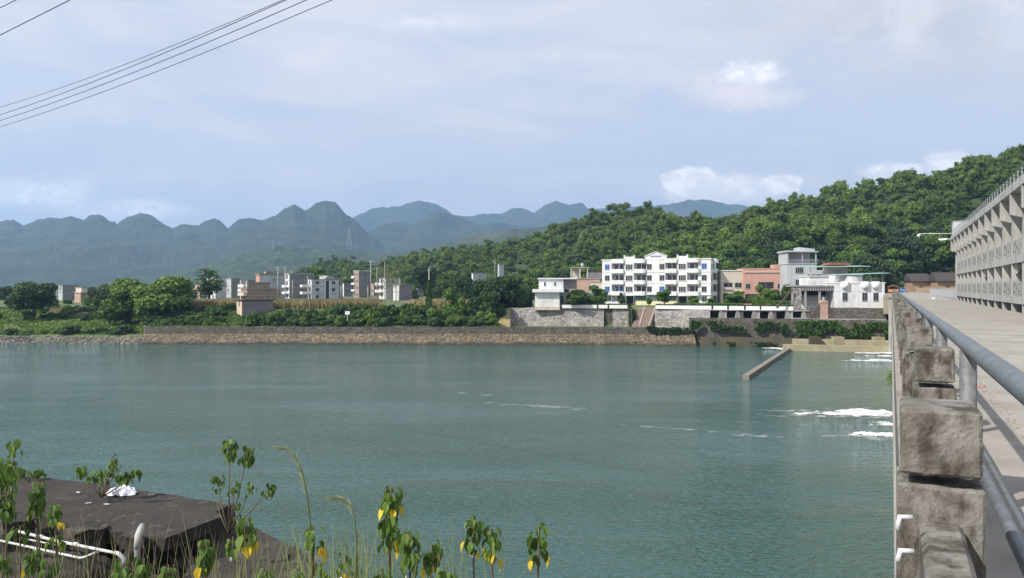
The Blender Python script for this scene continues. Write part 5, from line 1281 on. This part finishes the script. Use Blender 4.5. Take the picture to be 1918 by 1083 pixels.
# ---------------- water: foam
def foammat(name,col,gain,mx):
    m=M(name,col,tuple(c*.85 for c in col),scale=3,rough=.9); nt=m.node_tree; n=nt.nodes; L=nt.links; b=n['Principled BSDF']
    at=n.new('ShaderNodeAttribute'); at.attribute_name='tint'; tc=n.new('ShaderNodeTexCoord'); nz=n.new('ShaderNodeTexNoise'); nz.inputs['Scale'].default_value=3.5; nz.inputs['Detail'].default_value=8; nz.inputs['Roughness'].default_value=.7; L.new(tc.outputs['Object'],nz.inputs['Vector'])
    a=n.new('ShaderNodeMath'); a.operation='MULTIPLY_ADD'; L.new(at.outputs['Fac'],a.inputs[0]); a.inputs[1].default_value=gain*.7; mp=n.new('ShaderNodeMapping'); mp.inputs['Scale'].default_value=(.45,1.5,1); L.new(tc.outputs['Object'],mp.inputs[0]); L.new(mp.outputs[0],nz.inputs['Vector']); L.new(nz.outputs[0],a.inputs[2])
    r=n.new('ShaderNodeMapRange'); L.new(a.outputs[0],r.inputs[0]); r.inputs[1].default_value=.50; r.inputs[2].default_value=.95; r.inputs[4].default_value=mx; L.new(r.outputs[0],b.inputs['Alpha']); return m
MT['foam_']=M('white_foam',(.86,.88,.88),(.70,.76,.76),scale=3,rough=.9)
MT['foam']=foammat('churned_foam',(.84,.86,.86),.9,1.0); MT['foamt']=foammat('thin_foam',(.62,.66,.66),.6,.42)
def foam(px0,px1,y,hpx,label,mat='foam',dens=0,slope=0,seed=1,res=.12,taper=True):
    D=EYE*F/(y-538); kx=D/F; L_=(px1-px0)*kx; Wd=hpx*D*D/(EYE*F)
    nx=int(L_/res)+2; ny=max(6,int(Wd/(res*1.5))+2); co=np.empty((ny,nx,3),np.float32); mk=np.empty((ny,nx))
    for j in range(ny):
        for i in range(nx):
            u=i/(nx-1); v=j/(ny-1)*2-1
            x=gx(px0,D)+u*L_; y_=D+v*Wd/2+slope*(u-.5)
            prof=(u**.55 if taper else math.sin(PI*u)**.5)
            n=mn.fractal((x*.55+seed*9,y_*.9,seed),.9,2.1,4)+mn.noise((x*3.3,y_*4.5,seed))*.55+mn.noise((x*7,y_*8,seed))*.3
            m=prof*(1.15)-abs(v)*1.15+n*(.9+dens*.5)-dens; mk[j,i]=m
            co[j,i]=(x+mn.noise((x*2,y_*2,4))*.1,y_,.015+min(.5,max(0,m))*.12*(1 if mat=='foam' else .15)+abs(n)*.08*(mat=='foam'))
    idx=np.arange(nx*ny).reshape(ny,nx); f=np.stack([idx[:-1,:-1],idx[:-1,1:],idx[1:,1:],idx[1:,:-1]],-1).reshape(-1,4)
    keep=(np.take(mk.ravel(),f)>0).all(1); f=f[keep]
    if not len(f): return
    me=rawmesh('foam',co.reshape(-1,3),f,False,np.take(mk.ravel(),f).mean(1)); me.materials.append(MT[mat]); stuff(ob('foam',me),label,'foam')
foam(1485,1674,775,19,'broad white foam jet gushing from the dam, the largest','foam',.0,1.2,1)
foam(1622,1675,796,12,'short white foam jet just nearer than the largest one','foam',.05,0,2)
foam(1578,1676,815,15,'white foam jet nearest to the camera','foam',.12,0,3)
foam(1420,1670,777,30,'thin ragged foam fringe round the largest jet','foamt',.35,1.2,21,.12)
foam(1540,1672,817,24,'thin ragged foam fringe round the nearest jet','foamt',.35,0,22,.12)
foam(1572,1672,676,5.5,'thin white foam line at mid distance below the dam','foam',.0,0,4)
foam(1622,1672,667.5,3.5,'short thin white foam line below the far sill','foam',.1,0,5)
foam(1600,1672,662,4.5,'thin white foam line right under the far sill','foam',.05,0,6)
foam(1428,1468,653.5,8,'small fan of white water at the left end of the sill','foam',.2,0,7)
foam(1355,1480,817,16,'sparse drifting foam streak in mid river','foamt',.72,-2.5,8,.12,False)
foam(895,1165,762,9,'long faint foam thread left of the dam jets','foamt',.5,-6,9,.15,False)
foam(1150,1370,803,8,'faint foam thread between mid river and the sparse streak','foamt',.6,-4,19,.12,False)
foam(1400,1520,770,16,'broken foam flecks ahead of the largest jet','foamt',.7,0,12,.12,False)
foam(840,940,738,8,'faint foam flecks in mid river','foamt',.9,-3,14,.15,False)
foam(1180,1300,647,4,'white ripple flecks by the curved wall','foamt',.6,0,15,.3,False)
# ---------------- overhead cables
def cable(label,pa,pb,Da,Db,r,u0=-1.6,u1=1.35):
    a=pt(*pa,Da); c=pt(*pb,Db); P=[]; sg=1.1 if u1<2 else .01
    for i in range(41):
        u=lerp(u0,u1,i/40); p=a.lerp(c,u); p.z+=(u*(u-1))*sg ; P.append(p)
    tag(MB().tube(P,r,6).build('power_cable',MT['cable'],None,True),label,'cable','power cables crossing the upper left sky')
cable('topmost of the four parallel cables crossing the upper left sky',(0,201),(530,0),60,34,.017)
cable('second from the top of the four parallel cables in the upper left sky',(0,215),(536,0),60,34,.021)
cable('third from the top of the four parallel cables in the upper left sky',(0,226),(574,0),60,34,.021)
cable('lowest of the four parallel cables crossing the upper left sky',(0,238),(622,0),60,34,.019)
cable('lone cable below the very corner of the sky, far left',(0,66),(131,0),40,34,.024,-1,6)
cable('uppermost cable cutting the top left corner of the sky',(0,15),(30,0),40,38.5,.022,-3,20)
# ---------------- near bank, slab, pipes and plants
MT['slab']=M('dark_mossy_slab',(.048,.040,.032),(.028,.024,.020),scale=3,rough=.97,bump=1,bscale=34,bdist=.02,stain=(.13,.115,.095),sscale=6,samt=.6,smask=(.56,.72),detail=14)
MT['nrock']=M('near_rubble',(.058,.049,.038),(.026,.023,.019),scale=3,rough=.95,bump=1,bscale=14,bdist=.03,stain=(.15,.13,.10),sscale=4.5,samt=.7,smask=(.56,.7))
MT['paleboulder']=M('pale_boulder',(.27,.24,.18),(.16,.14,.11),scale=5,rough=.95,bump=.7,bscale=30,bdist=.01)
def nearz(x,D):
    y0=-1.95
    z=pl([(-20,y0),(4.6,y0),(6,-3.6),(9,-6),(14,-10),(18,-14.5)],D)
    xe=gx(575,D)
    k=min(1,max(0,(xe-.2-x)/.5)) # left rubble mound
    zl=pl([(-20,y0),(4.0,y0-.1),(5,-2.6),(6,-2.95),(9.2,-3.05),(10.6,-4.2),(14,-8.5),(18,-14.5)],D)
    xr=gx(255,D); k2=min(1,max(0,(xr-x)/.5)); zl=lerp(zl,pl([(-20,y0),(4.0,y0-.1),(5,-2.5),(6.2,-2.75),(7.2,-2.70),(8.4,-2.62),(10.4,-2.75),(12,-5),(18,-14.5)],D),k2)
    z=lerp(z,zl,k)
    n=mn.fractal((x*1.3,D*1.3,2),.9,2.1,5)*.16+abs(mn.noise((x*3.1,D*3.1,6)))*.10
    if D<4.6 and x>-1: n*=.3
    return EYE+z+n-.05
def mknear():
    xs=np.concatenate([np.linspace(-30,-7,24)[:-1],np.linspace(-7,1.5,140),[]]); ys=np.concatenate([np.linspace(-6,3.5,14)[:-1],np.linspace(3.5,11,130),np.linspace(11.2,19,14)])
    co=np.empty((len(ys),len(xs),3),np.float32)
    for j,D in enumerate(ys):
        for i,x in enumerate(xs):
            X=x*CA-D*SA
            xx=x
            co[j,i]=(xx,D,nearz(x,D) if X<.0 else min(nearz(x,D),EYE-2.2))
    o=struct(gridmesh('near_bank_ground',co,MT['nrock'],False))
mknear()
def rough_prism(name,poly,z0,z1,mat,cuts=5,amp=.02,seed=0,size=.12):
    import bmesh
    mb=MB(); mb.prism([p[:2] for p in poly],z0,z1); me=mb.mesh(name,mat); bm=bmesh.new(); bm.from_mesh(me)
    bmesh.ops.triangulate(bm,faces=bm.faces)
    for _ in range(7):
        ed=[e for e in bm.edges if e.calc_length()>size*1.6]
        if not ed: break
        bmesh.ops.subdivide_edges(bm,edges=ed,cuts=1); bmesh.ops.triangulate(bm,faces=[f for f in bm.faces if len(f.verts)>3])
    for v in bm.verts:
        n=mn.noise_vector(v.co*2.2+Vector((seed,0,0)))*amp*1.4+mn.noise_vector(v.co*9)*amp*.7+mn.noise_vector(v.co*30)*amp*.25; n.z*=.55; v.co+=n
    bm.to_mesh(me); bm.free(); return ob(name,me)
def U(px,py,Z): D=F*Z/(py-538); return (gx(px,D),D)
sl=[U(308,1009,2.5),U(418,967,2.5),U(405,958,2.5),U(428,948,2.5),U(330,928,2.5),U(240,914,2.5),U(130,900,2.5),U(60,893,2.5),U(10,890,2.5),U(-90,895,2.5),U(-160,930,2.5),U(-60,952,2.5),U(60,962,2.5),U(160,986,2.5),U(250,1000,2.5)]
tag(rough_prism('concrete_slab',sl,EYE-2.635,EYE-2.5,MT['slab'],amp=.02,size=.10),'large tilted dark mossy concrete slab at the lower left','slab')
bl=[U(418,1002,2.6),U(428,948,2.55),(U(428,948,2.55)[0]-.1,9.4),(-6.5,10.2),(-8,9.0),(-5,8.1)]
tag(rough_prism('rubble_base',[(U(300,1020,2.5)[0]-.25,8.15),(U(412,975,2.5)[0]-.12,8.85),(U(424,952,2.5)[0]-.1,9.25),(-4.6,9.7),(-7,10),(-8,9),(-5.5,8.3)],EYE-3.6,EYE-2.64,MT['nrock'],amp=.08,seed=4,size=.16),'broken rubble masonry holding up the dark slab','rubble')
lg=[U(345,1083,2.85),U(400,1005,2.85),U(440,982,2.85),U(500,1002,2.85),U(525,1012,2.85),U(568,1030,2.85),U(585,1083,2.85),U(565,1130,2.85),U(400,1140,2.85)]
tag(rough_prism('rock_ledge',lg,EYE-4.2,EYE-2.85,MT['nrock'],amp=.07,seed=8,size=.13),'lower rough rock ledge at the right foot of the dark slab','rock')
for i,(px,py,Z,s,lab) in enumerate(((238,1003,2.42,.17,'pale boulder sticking out under the near edge of the slab'),(165,988,2.46,.18,'brown boulder left of the pale one under the slab edge'),(520,1042,2.85,.22,'dark angular rock at the right end of the ledge'),(555,1058,2.85,.17,'small dark rock at the very end of the ledge'),(30,975,2.45,.2,'rounded stone under the slab near the left frame edge'),(345,1050,2.8,.2,'shadowed rock below the slab corner'))):
    D=F*Z/(py-538); x=gx(px,D); a=[(x+s*math.cos(q)*rp.uniform(.7,1.1),D+s*math.sin(q)*rp.uniform(.6,1)) for q in np.linspace(0,5.6,7)]
    o=rough_prism('boulder',a,EYE-Z-.45,EYE-Z,MT['nrock'],amp=.07,seed=i*3,size=.07); tag(o,lab,'boulder')
# pipes
def PP(px,py,Z): D=F*Z/(py-538); return Vector((gx(px,D),D,EYE-Z))
def joint(b,p,d,r=.024,l=.035): d=Vector(d).normalized(); b.tube([Vector(p)-d*l,Vector(p)+d*l],r,12)
t=thing('upper_pvc_pipe','long white plastic pipe with an elbow running below the slab','pipe',(0,0,0))
a,c,e=PP(-120,962,2.56),PP(222,1037,2.50),PP(228,1130,2.9)
d=(c-a).normalized(); c2=c+Vector((.05,0,-.05)); b=MB().tube([a,a.lerp(c,.3)+Vector((0,0,.012)),a.lerp(c,.7)-Vector((0,0,.01)),c,c2,Vector((c2.x,c2.y,EYE-3.0))],.0145,12); b.build('pipe_run',MT['pvc'],t,True)
b=MB()
for s in (.35,.44,.62,.8): b=MB(); joint(b,a.lerp(c,s),d,.018,.03); b.build('pipe_coupling',MT['pvc'],t,True)
MB().tube([c-d*.05,c,c2,c2-Vector((0,0,.07))],.019,12).build('pipe_elbow',MT['pvc'],t,True)
t=thing('lower_pvc_pipe','lower white plastic pipe bending up to meet the upper one','pipe',(0,0,0))
a,c,e=PP(-120,990,2.66),PP(153,1046,2.60),PP(190,1031,2.53)
MB().tube([a,a.lerp(c,.5)+Vector((0,0,.01)),c-(c-a).normalized()*.03,c+(e-c)*.1,e],.012,12).build('pipe_run',MT['pvc'],t,True)
b=MB(); joint(b,a.lerp(c,.72),c-a,.02,.025); b.build('pipe_coupling',MT['pvc'],t,True)
tag(MB().tube([PP(40,1008,2.6),PP(120,1024,2.6)],.008,8).build('thin_pipe',MT['pvc'],None,True),'thin white pipe lying between the two larger plastic pipes','pipe')
t=thing('drain_pipe','thick weathered grey pipe standing upright at the slab corner','pipe',(0,0,0)); c=PP(259,1003,2.36)
MB().tube([c+Vector((-.02,.12,.06)),c,c+Vector((.0,-.02,-.1)),c+Vector((.02,-.03,-1.1))],[.026,.029,.029,.029],14).build('pipe_run',M('grey_plastic',(.34,.34,.33),(.22,.22,.21),scale=6,rough=.6),t,True)
MB().tube([c+Vector((-.015,.09,.045)),c+Vector((0,0,.0)),c+Vector((.0,-.02,-.12))],[.031,.034,.033],14).build('pipe_coupling',M('dirty_plastic',(.50,.49,.46),(.3,.29,.27),scale=9,rough=.6),t,True)
# plastic bag
def bag():
    x,D=U(229,922,2.48); 
    def f(u,v):
        a=u*2*PI; r=(1-v)**.8; q=Vector((math.cos(a)*r*.19,math.sin(a)*r*.12,0)); h=.10*(v**.7)+.035*mn.noise((q.x*18,q.y*18,v*3)); q+=mn.noise_vector((q.x*22,q.y*22,v*4))*.028
        return (x+q.x,D+q.y,EYE-2.50+max(.004,h))
    tag(grid('plastic_bag',60,16,f,M('thin_white_plastic',(.82,.83,.86),(.7,.72,.78),scale=10,rough=.35)),'crumpled white plastic bag lying on the slab beside the flowering shrub','bag')
bag()
for px,py,lab in ((147,921,'small white scrap left of the bag'),(283,925,'flat white scrap right of the bag'),(200,943,'tiny white scrap in front of the bag'),(165,941,'pale chip near the shrub foot')):
    x,D=U(px,py,2.475); o=MB().ext([(-.035,-.01),(.03,-.012),(.035,.006),(-.02,.012)],'z',0,.008).build('litter',MT['pvc']); o.location=(x,D,EYE-2.487); o.rotation_euler=(0,0,rp.uniform(-.6,.6)); tag(o,lab+' on the dark slab','litter')
# broadleaf plants
MT['fleaf']=leafmat('plant_leaf',(.050,.100,.022),(.20,.30,.070),trans=.35,rough=.42,third=(.115,.20,.045))
MT['yleaf']=leafmat('yellow_leaf',(.62,.42,.03),(.75,.60,.06),trans=.35)
MT['wleaf']=leafmat('withered_leaf',(.42,.40,.33),(.66,.64,.56),trans=.2)
MT['stem']=M('plant_stem',(.16,.12,.07),(.10,.08,.05),scale=20,rough=.8)
def leafgeo(V,Fq,T_,p,dirn,side,s,fold,tint):
    """a pointed heart leaf from the petiole end p along dirn; two halves folded on the midrib"""
    n=dirn.cross(side).normalized(); side=n.cross(dirn).normalized()
    o=len(V)
    prof=[(0,.02),(.10,.28),(.35,.40),(.62,.30),(.85,.11),(1.0,.0)]
    mid=[p+dirn*s*u+n*s*(-.18*u*u) for u,_ in prof]
    for sg in (-1,1):
        o=len(V)
        for (u,w),m in zip(prof,mid): V.append(m)
        for (u,w),m in zip(prof,mid): V.append(m+side*sg*w*s*math.cos(fold)+n*w*s*math.sin(fold)+dirn*(-.06*s if u<.2 else 0))
        k=len(prof)
        for i in range(k-1): Fq.append((o+i,o+i+1,o+k+i+1,o+k+i)); T_.append(tint)
def leaves(rng,pts,n,size,droop=.8,spread=1.0,tint=.5):
    if n>4: n=int(n*1.9); spread*=.75
    size*=.74
    V=[];Fq=[];T_=[]
    for i in range(n):
        u=(i+rng.random())/n; p=pts(u); a=rng.uniform(0,6.28)+i*2.4; out=Vector((math.cos(a),math.sin(a),0))
        s=size*rng.uniform(.45,1.2)*(.65+.35*math.sin(PI*min(1,u*.8+.15))); pet=.035*spread*rng.uniform(.6,1.4)
        q=p+out*pet+Vector((0,0,rng.uniform(-.01,.015))); dr=(out*rng.uniform(.18,.55)+Vector((0,0,-droop*rng.uniform(.8,1.2)))).normalized()
        leafgeo(V,Fq,T_,q,dr,Vector((-out.y,out.x,0)),s,rng.uniform(.25,.8),min(1,max(0,tint+rng.gauss(0,.17))))
    return V,Fq,T_
def lmesh(name,g,mat):
    V,Fq,T_=g; return_me=rawmesh(name,np.array([tuple(v) for v in V]),np.array(Fq),False,np.array(T_)); return_me.materials.append(MT[mat]); return return_me
rf=random.Random(77)
def stemplant(px,yt,yb,D,label,n=16,size=.075,yellow=2,white=1,zbase=None,lean=0,group='leafy weed stems along the bottom of the view'):
    top=pt(px,yt,D); bot=pt(px,yb,D); gz=nearz(top.x+lean,D)-.1 if zbase is None else zbase
    base=Vector((top.x+lean,D+rf.uniform(-.15,.15),gz)); t=thing('leafy_weed',label,'plant',base,0,group)
    T0=top-base; B0=bot-base; L_=(T0-B0).length
    mid=Vector((lerp(0,T0.x,.45)+rf.uniform(-.04,.04),lerp(0,T0.y,.5),T0.z*.5))
    MB().tube([(0,0,0),mid,B0.lerp(T0,.2),T0],[.007,.006,.005,.003],6).build('stem',MT['stem'],t,True)
    f=lambda u: T0.lerp(B0,u*.9)
    ob('foliage',lmesh('foliage',leaves(rf,f,n,size),'fleaf'),t)
    if yellow: yellow+=1
    for q in range(yellow): ob('yellow_leaf',lmesh('yellow_leaf',leaves(rf,lambda u:B0.lerp(T0,.10+.28*q/max(1,yellow)),1,size*1.2),'yleaf'),t)
    for q in range(white): ob('withered_leaf',lmesh('withered_leaf',leaves(rf,lambda u:B0.lerp(T0,.1*q),1,size*.7,1.3,.7),'wleaf'),t)
    return t
for a in ((732,913,962,3.6,'weed stem with yellow leaves, the tallest in the middle of the bottom edge',15,.075,4,3),
 (727,965,1030,3.55,'dark green weed stem directly under the tallest one',20,.09,1,1),
 (768,998,1075,3.5,'broad leafy weed stem right of the tallest pair',24,.09,0,1),
 (808,1018,1066,3.6,'weed stem with one bright yellow leaf right of the broad leafy one',12,.08,2,2),
 (886,968,1038,3.8,'left stem of the pair of weeds right of centre bottom',18,.08,2,2),
 (919,988,1052,3.8,'right stem of the pair of weeds right of centre bottom',16,.08,2,3),
 (1009,986,1062,3.7,'lone weed stem furthest right over the water',18,.08,3,1),
 (588,983,1036,3.9,'weed stem with two yellow leaves beside the arching grass',12,.08,4,1),
 (463,970,1030,4.2,'bushy weed with large yellow leaves over the rock ledge',20,.095,5,3),
 (436,1005,1042,4.3,'small weed left of the bushy yellow-leaved one',9,.08,0,3),
 (386,1012,1070,4.4,'green weed standing in front of the dark slab corner',14,.10,1,0),
 (645,1042,1083,3.9,'short weed between the arching grasses',7,.08,1,0),
 (716,1062,1110,3.5,'low weed with a yellow leaf at the bottom edge',12,.08,3,0),
 (835,1064,1110,3.5,'low weed at the bottom edge right of the yellow-leaved stem',10,.08,0,0),
 (316,1058,1100,4.2,'low weed at the bottom edge below the slab corner',10,.08,0,0),
 (226,1053,1095,4.4,'low weed in front of the vertical white pipe',12,.085,0,0),
 (270,1046,1095,4.4,'low weed in front of the thick grey pipe',12,.085,1,0),
 (255,1072,1110,4.3,'lowest weed between the two pipes at the bottom edge',9,.08,0,0),
 (71,902,958,5.2,'leafy weed in front of the slab at left',18,.10,0,0),
 (68,940,975,5.2,'second leafy tuft just below the left slab weed',10,.09,0,1),
 (102,945,985,5.0,'weed with a yellowing leaf in front of the slab',11,.095,2,0),
 (12,928,975,5.0,'weed touching the left frame edge below the slab top',13,.10,0,0),
 (105,1003,1030,4.9,'tiny weed between the plastic pipes',5,.09,1,0),
 (38,985,1010,4.9,'dark weed in front of the pipes at far left',6,.10,0,0),
 (92,1045,1083,4.6,'low weed in the lower left corner, right of the corner bush',10,.09,0,0),
 (62,1030,1075,4.6,'low bushy weed in the lower left corner',14,.08,1,0),
 (5,1035,1083,4.6,'weed cut by the lower left corner',9,.09,0,0),
 (560,1068,1110,3.8,'low grassy weed under the arching grass',9,.06,0,0),
 (500,1060,1100,4.0,'low weed at the foot of the rock ledge',9,.06,0,0),
 (610,1060,1110,3.8,'low weed right of the grass foot',9,.07,0,0)):
    stemplant(*a)
# taller branching plants
def branching(px,D,py0,tips,label,size,flowers=()):
    base=pt(px,py0,D); t=thing('branching_weed',label,'plant',base)
    for (tx,ty,n,sz,yel) in tips:
        e=pt(tx,ty,D+rf.uniform(-.3,.3))-base; m=Vector((e.x*.55,e.y*.5,e.z*.5))
        MB().tube([(0,0,0),m,e],[.007,.005,.002],5).build('stem',MT['stem'],t,True)
        ob('foliage',lmesh('foliage',leaves(rf,lambda u:e.lerp(m,u*.45),n,sz,.8,1.1),'fleaf'),t)
        if yel: ob('yellow_leaf',lmesh('yellow_leaf',leaves(rf,lambda u:e.lerp(m,.3+.1*u),yel,sz*.9),'yleaf'),t)
    return t
branching(428,5.6,1000,[(431,822,20,.085,1),(466,838,17,.08,0),(405,890,10,.075,0),(441,905,8,.065,0),(474,905,7,.06,0),(510,908,8,.075,0),(404,938,4,.06,0),(442,942,5,.06,0),(446,965,5,.05,0)],'tall branching weed standing against the water beside the slab end',.1)
branching(190,8.9,932,[(150,875,8,.14,0),(180,880,6,.12,0),(212,858,9,.09,1),(205,880,8,.12,0),(232,885,8,.13,0),(262,880,8,.14,0),(170,892,5,.12,0),(195,896,8,.10,0),(215,845,6,.05,0),(243,895,6,.10,0),(222,868,8,.05,0)],'bushy shrub with one yellow flower growing out of the slab',.1)
branching(8,5.2,990,[(30,820,7,.10,0),(14,858,18,.12,0),(28,872,10,.10,0),(0,880,16,.13,0),(-15,860,12,.12,0),(20,900,8,.10,0)],'leafy bush reaching in at the left frame edge',.1)
branching(72,10.2,900,[(72,880,12,.10,0),(66,888,8,.08,0),(79,886,8,.08,0)],'tiny tuft at the back edge of the slab',.1)
branching(44,9.8,897,[(40,880,8,.08,0),(50,884,8,.08,0),(34,884,6,.07,0)],'grassy tuft at the back left edge of the slab',.1)
# dead stalks tangled in the lower left
b=MB()
for i in range(100):
    px=rf.uniform(-60,430); D=rf.uniform(4.3,5.6) if px<430 else rf.uniform(3.8,4.6); a=pt(px,1100,D); a.z=nearz(a.x,D)-.03; c=pt(px+rf.gauss(0,50),rf.uniform(985,1080),D+rf.gauss(0,.2)); m=a.lerp(c,.5)+Vector((rf.gauss(0,.05),0,rf.gauss(.02,.03)))
    b.tube([a,m,c],[.004,.003,.0012],4)
stuff(b.build('dead_stalks',M('dead_stalk',(.16,.12,.08),(.08,.06,.045),scale=20,rough=.9)),'thin dead stalks tangled among the weeds in the lower left','stalks')
# grasses
MT['grass']=leafmat('grass_blade',(.14,.19,.06),(.33,.36,.16),trans=.3)
MT['plume']=leafmat('grass_plume',(.28,.32,.16),(.45,.46,.28),trans=.3)
def blade(V,Fq,T_,base,tip,w,arch,tint):
    s=(tip-base).cross(Vector((0,1,.2))).normalized(); o=len(V); N=9
    for i in range(N+1):
        u=i/N; p=base.lerp(tip,u)+arch*(4*u*(1-u))*.5+Vector((0,0,0)); ww=w*(1-u)**.6*.5
        V.append(p-s*ww); V.append(p+s*ww)
    for i in range(N): Fq.append((o+2*i,o+2*i+1,o+2*i+3,o+2*i+2)); T_.append(tint)
def tallgrass(px,D,label,stalk,plume,nb,spread):
    base=pt(px,1100,D); t=thing('tall_grass',label,'grass',base,0,'arching grass tufts over the water')
    P=[pt(a,b_,D)-base for a,b_ in stalk]
    MB().tube([(0,0,-.3)]+P,[.006]+list(np.linspace(.006,.0015,len(P))),5).build('stalk',MT['grass'],t,True)
    V=[];Fq=[];T_=[]
    Q=[pt(a,b_,D)-base for a,b_ in plume]
    for i in range(170):
        u=rf.random()*(len(Q)-1); k=min(len(Q)-2,int(u)); p=Q[k].lerp(Q[k+1],u-k); d=(Q[k+1]-Q[k]).normalized()
        blade(V,Fq,T_,p,p+d*.05+Vector((rf.gauss(-.012,.012),rf.gauss(0,.014),rf.gauss(-.012,.008))),.0022,Vector((0,0,0)),rf.random())
    ob('plume',lmesh('plume',(V,Fq,T_),'plume'),t)
    V=[];Fq=[];T_=[]
    for i in range(nb):
        a=Vector((rf.gauss(0,.03),rf.gauss(0,.05),-.3)); tx=pt(px+rf.gauss(0,spread),rf.uniform(955,1070),D)-base; blade(V,Fq,T_,a,tx,.010,Vector((rf.gauss(0,.08),0,rf.uniform(0,.12))),rf.random())
    ob('blades',lmesh('blades',(V,Fq,T_),'grass'),t)
tallgrass(590,4.0,'tall arching grass with a drooping pale plume, the highest one',[(583,1000),(577,940),(568,890),(556,860),(545,843)],[(575,930),(567,888),(556,858),(543,842),(528,838)],16,35)
tallgrass(668,4.1,'shorter arching grass with a thin drooping plume',[(668,1010),(664,970),(655,945)],[(664,968),(656,945),(645,935),(628,932)],14,40)
def fngrass():
    V=[];Fq=[];T_=[]
    for i in range(300):
        px=rf.uniform(430,900) if i%3 else rf.uniform(0,430); D=rf.uniform(3.4,4.4) if px>430 else rf.uniform(4.4,5.4); a=pt(px,1105,D); a.z=nearz(a.x,D)-.02; c=pt(px+rf.gauss(0,45),rf.uniform(985,1085) if rf.random()<.75 else rf.uniform(940,1000),D); blade(V,Fq,T_,a,c,rf.uniform(.003,.008),Vector((rf.gauss(0,.1),0,rf.uniform(-.02,.1))),rf.random())
    stuff(ob('wild_grass',lmesh('wild_grass',(V,Fq,T_),'grass')),'thin wild grass blades along the bottom edge','grass')
fngrass()
# near end of dam: white pipe fittings on the parapet face
t=damthing('pvc_fitting','white plastic pipe elbow and stubs fixed to the outer face of the parapet','pipe',0,0,0)
def DX(px,py,t_): return None
for i,(t_,Z,l) in enumerate(((2.35,.93,.16),(2.62,.80,.03),(2.78,.74,.04))):
    MB().tube([(.06,t_,-Z),(.024,t_-.01,-Z),(.018,t_-.02,-Z-l)],.009,10).build('pipe_stub',MT['pvc'],t,True)
t.location.z=EYE
# ---------------- the air
def haze():
    m=bpy.data.materials.new('haze_air'); m.use_nodes=True; n=m.node_tree.nodes; L=m.node_tree.links; n.clear()
    o=n.new('ShaderNodeOutputMaterial'); v=n.new('ShaderNodeVolumePrincipled'); v.inputs['Color'].default_value=(.44,.67,1,1); v.inputs['Density'].default_value=HZ; v.inputs['Anisotropy'].default_value=.2
    L.new(v.outputs[0],o.inputs['Volume'])
    mb=MB(); mb.box(-8600,9400,-100,6700,-7,700); h=mb.build('haze',m); h['kind']='stuff'; h['label']='pale blue haze filling the air'
HZ=1.5e-4
haze()
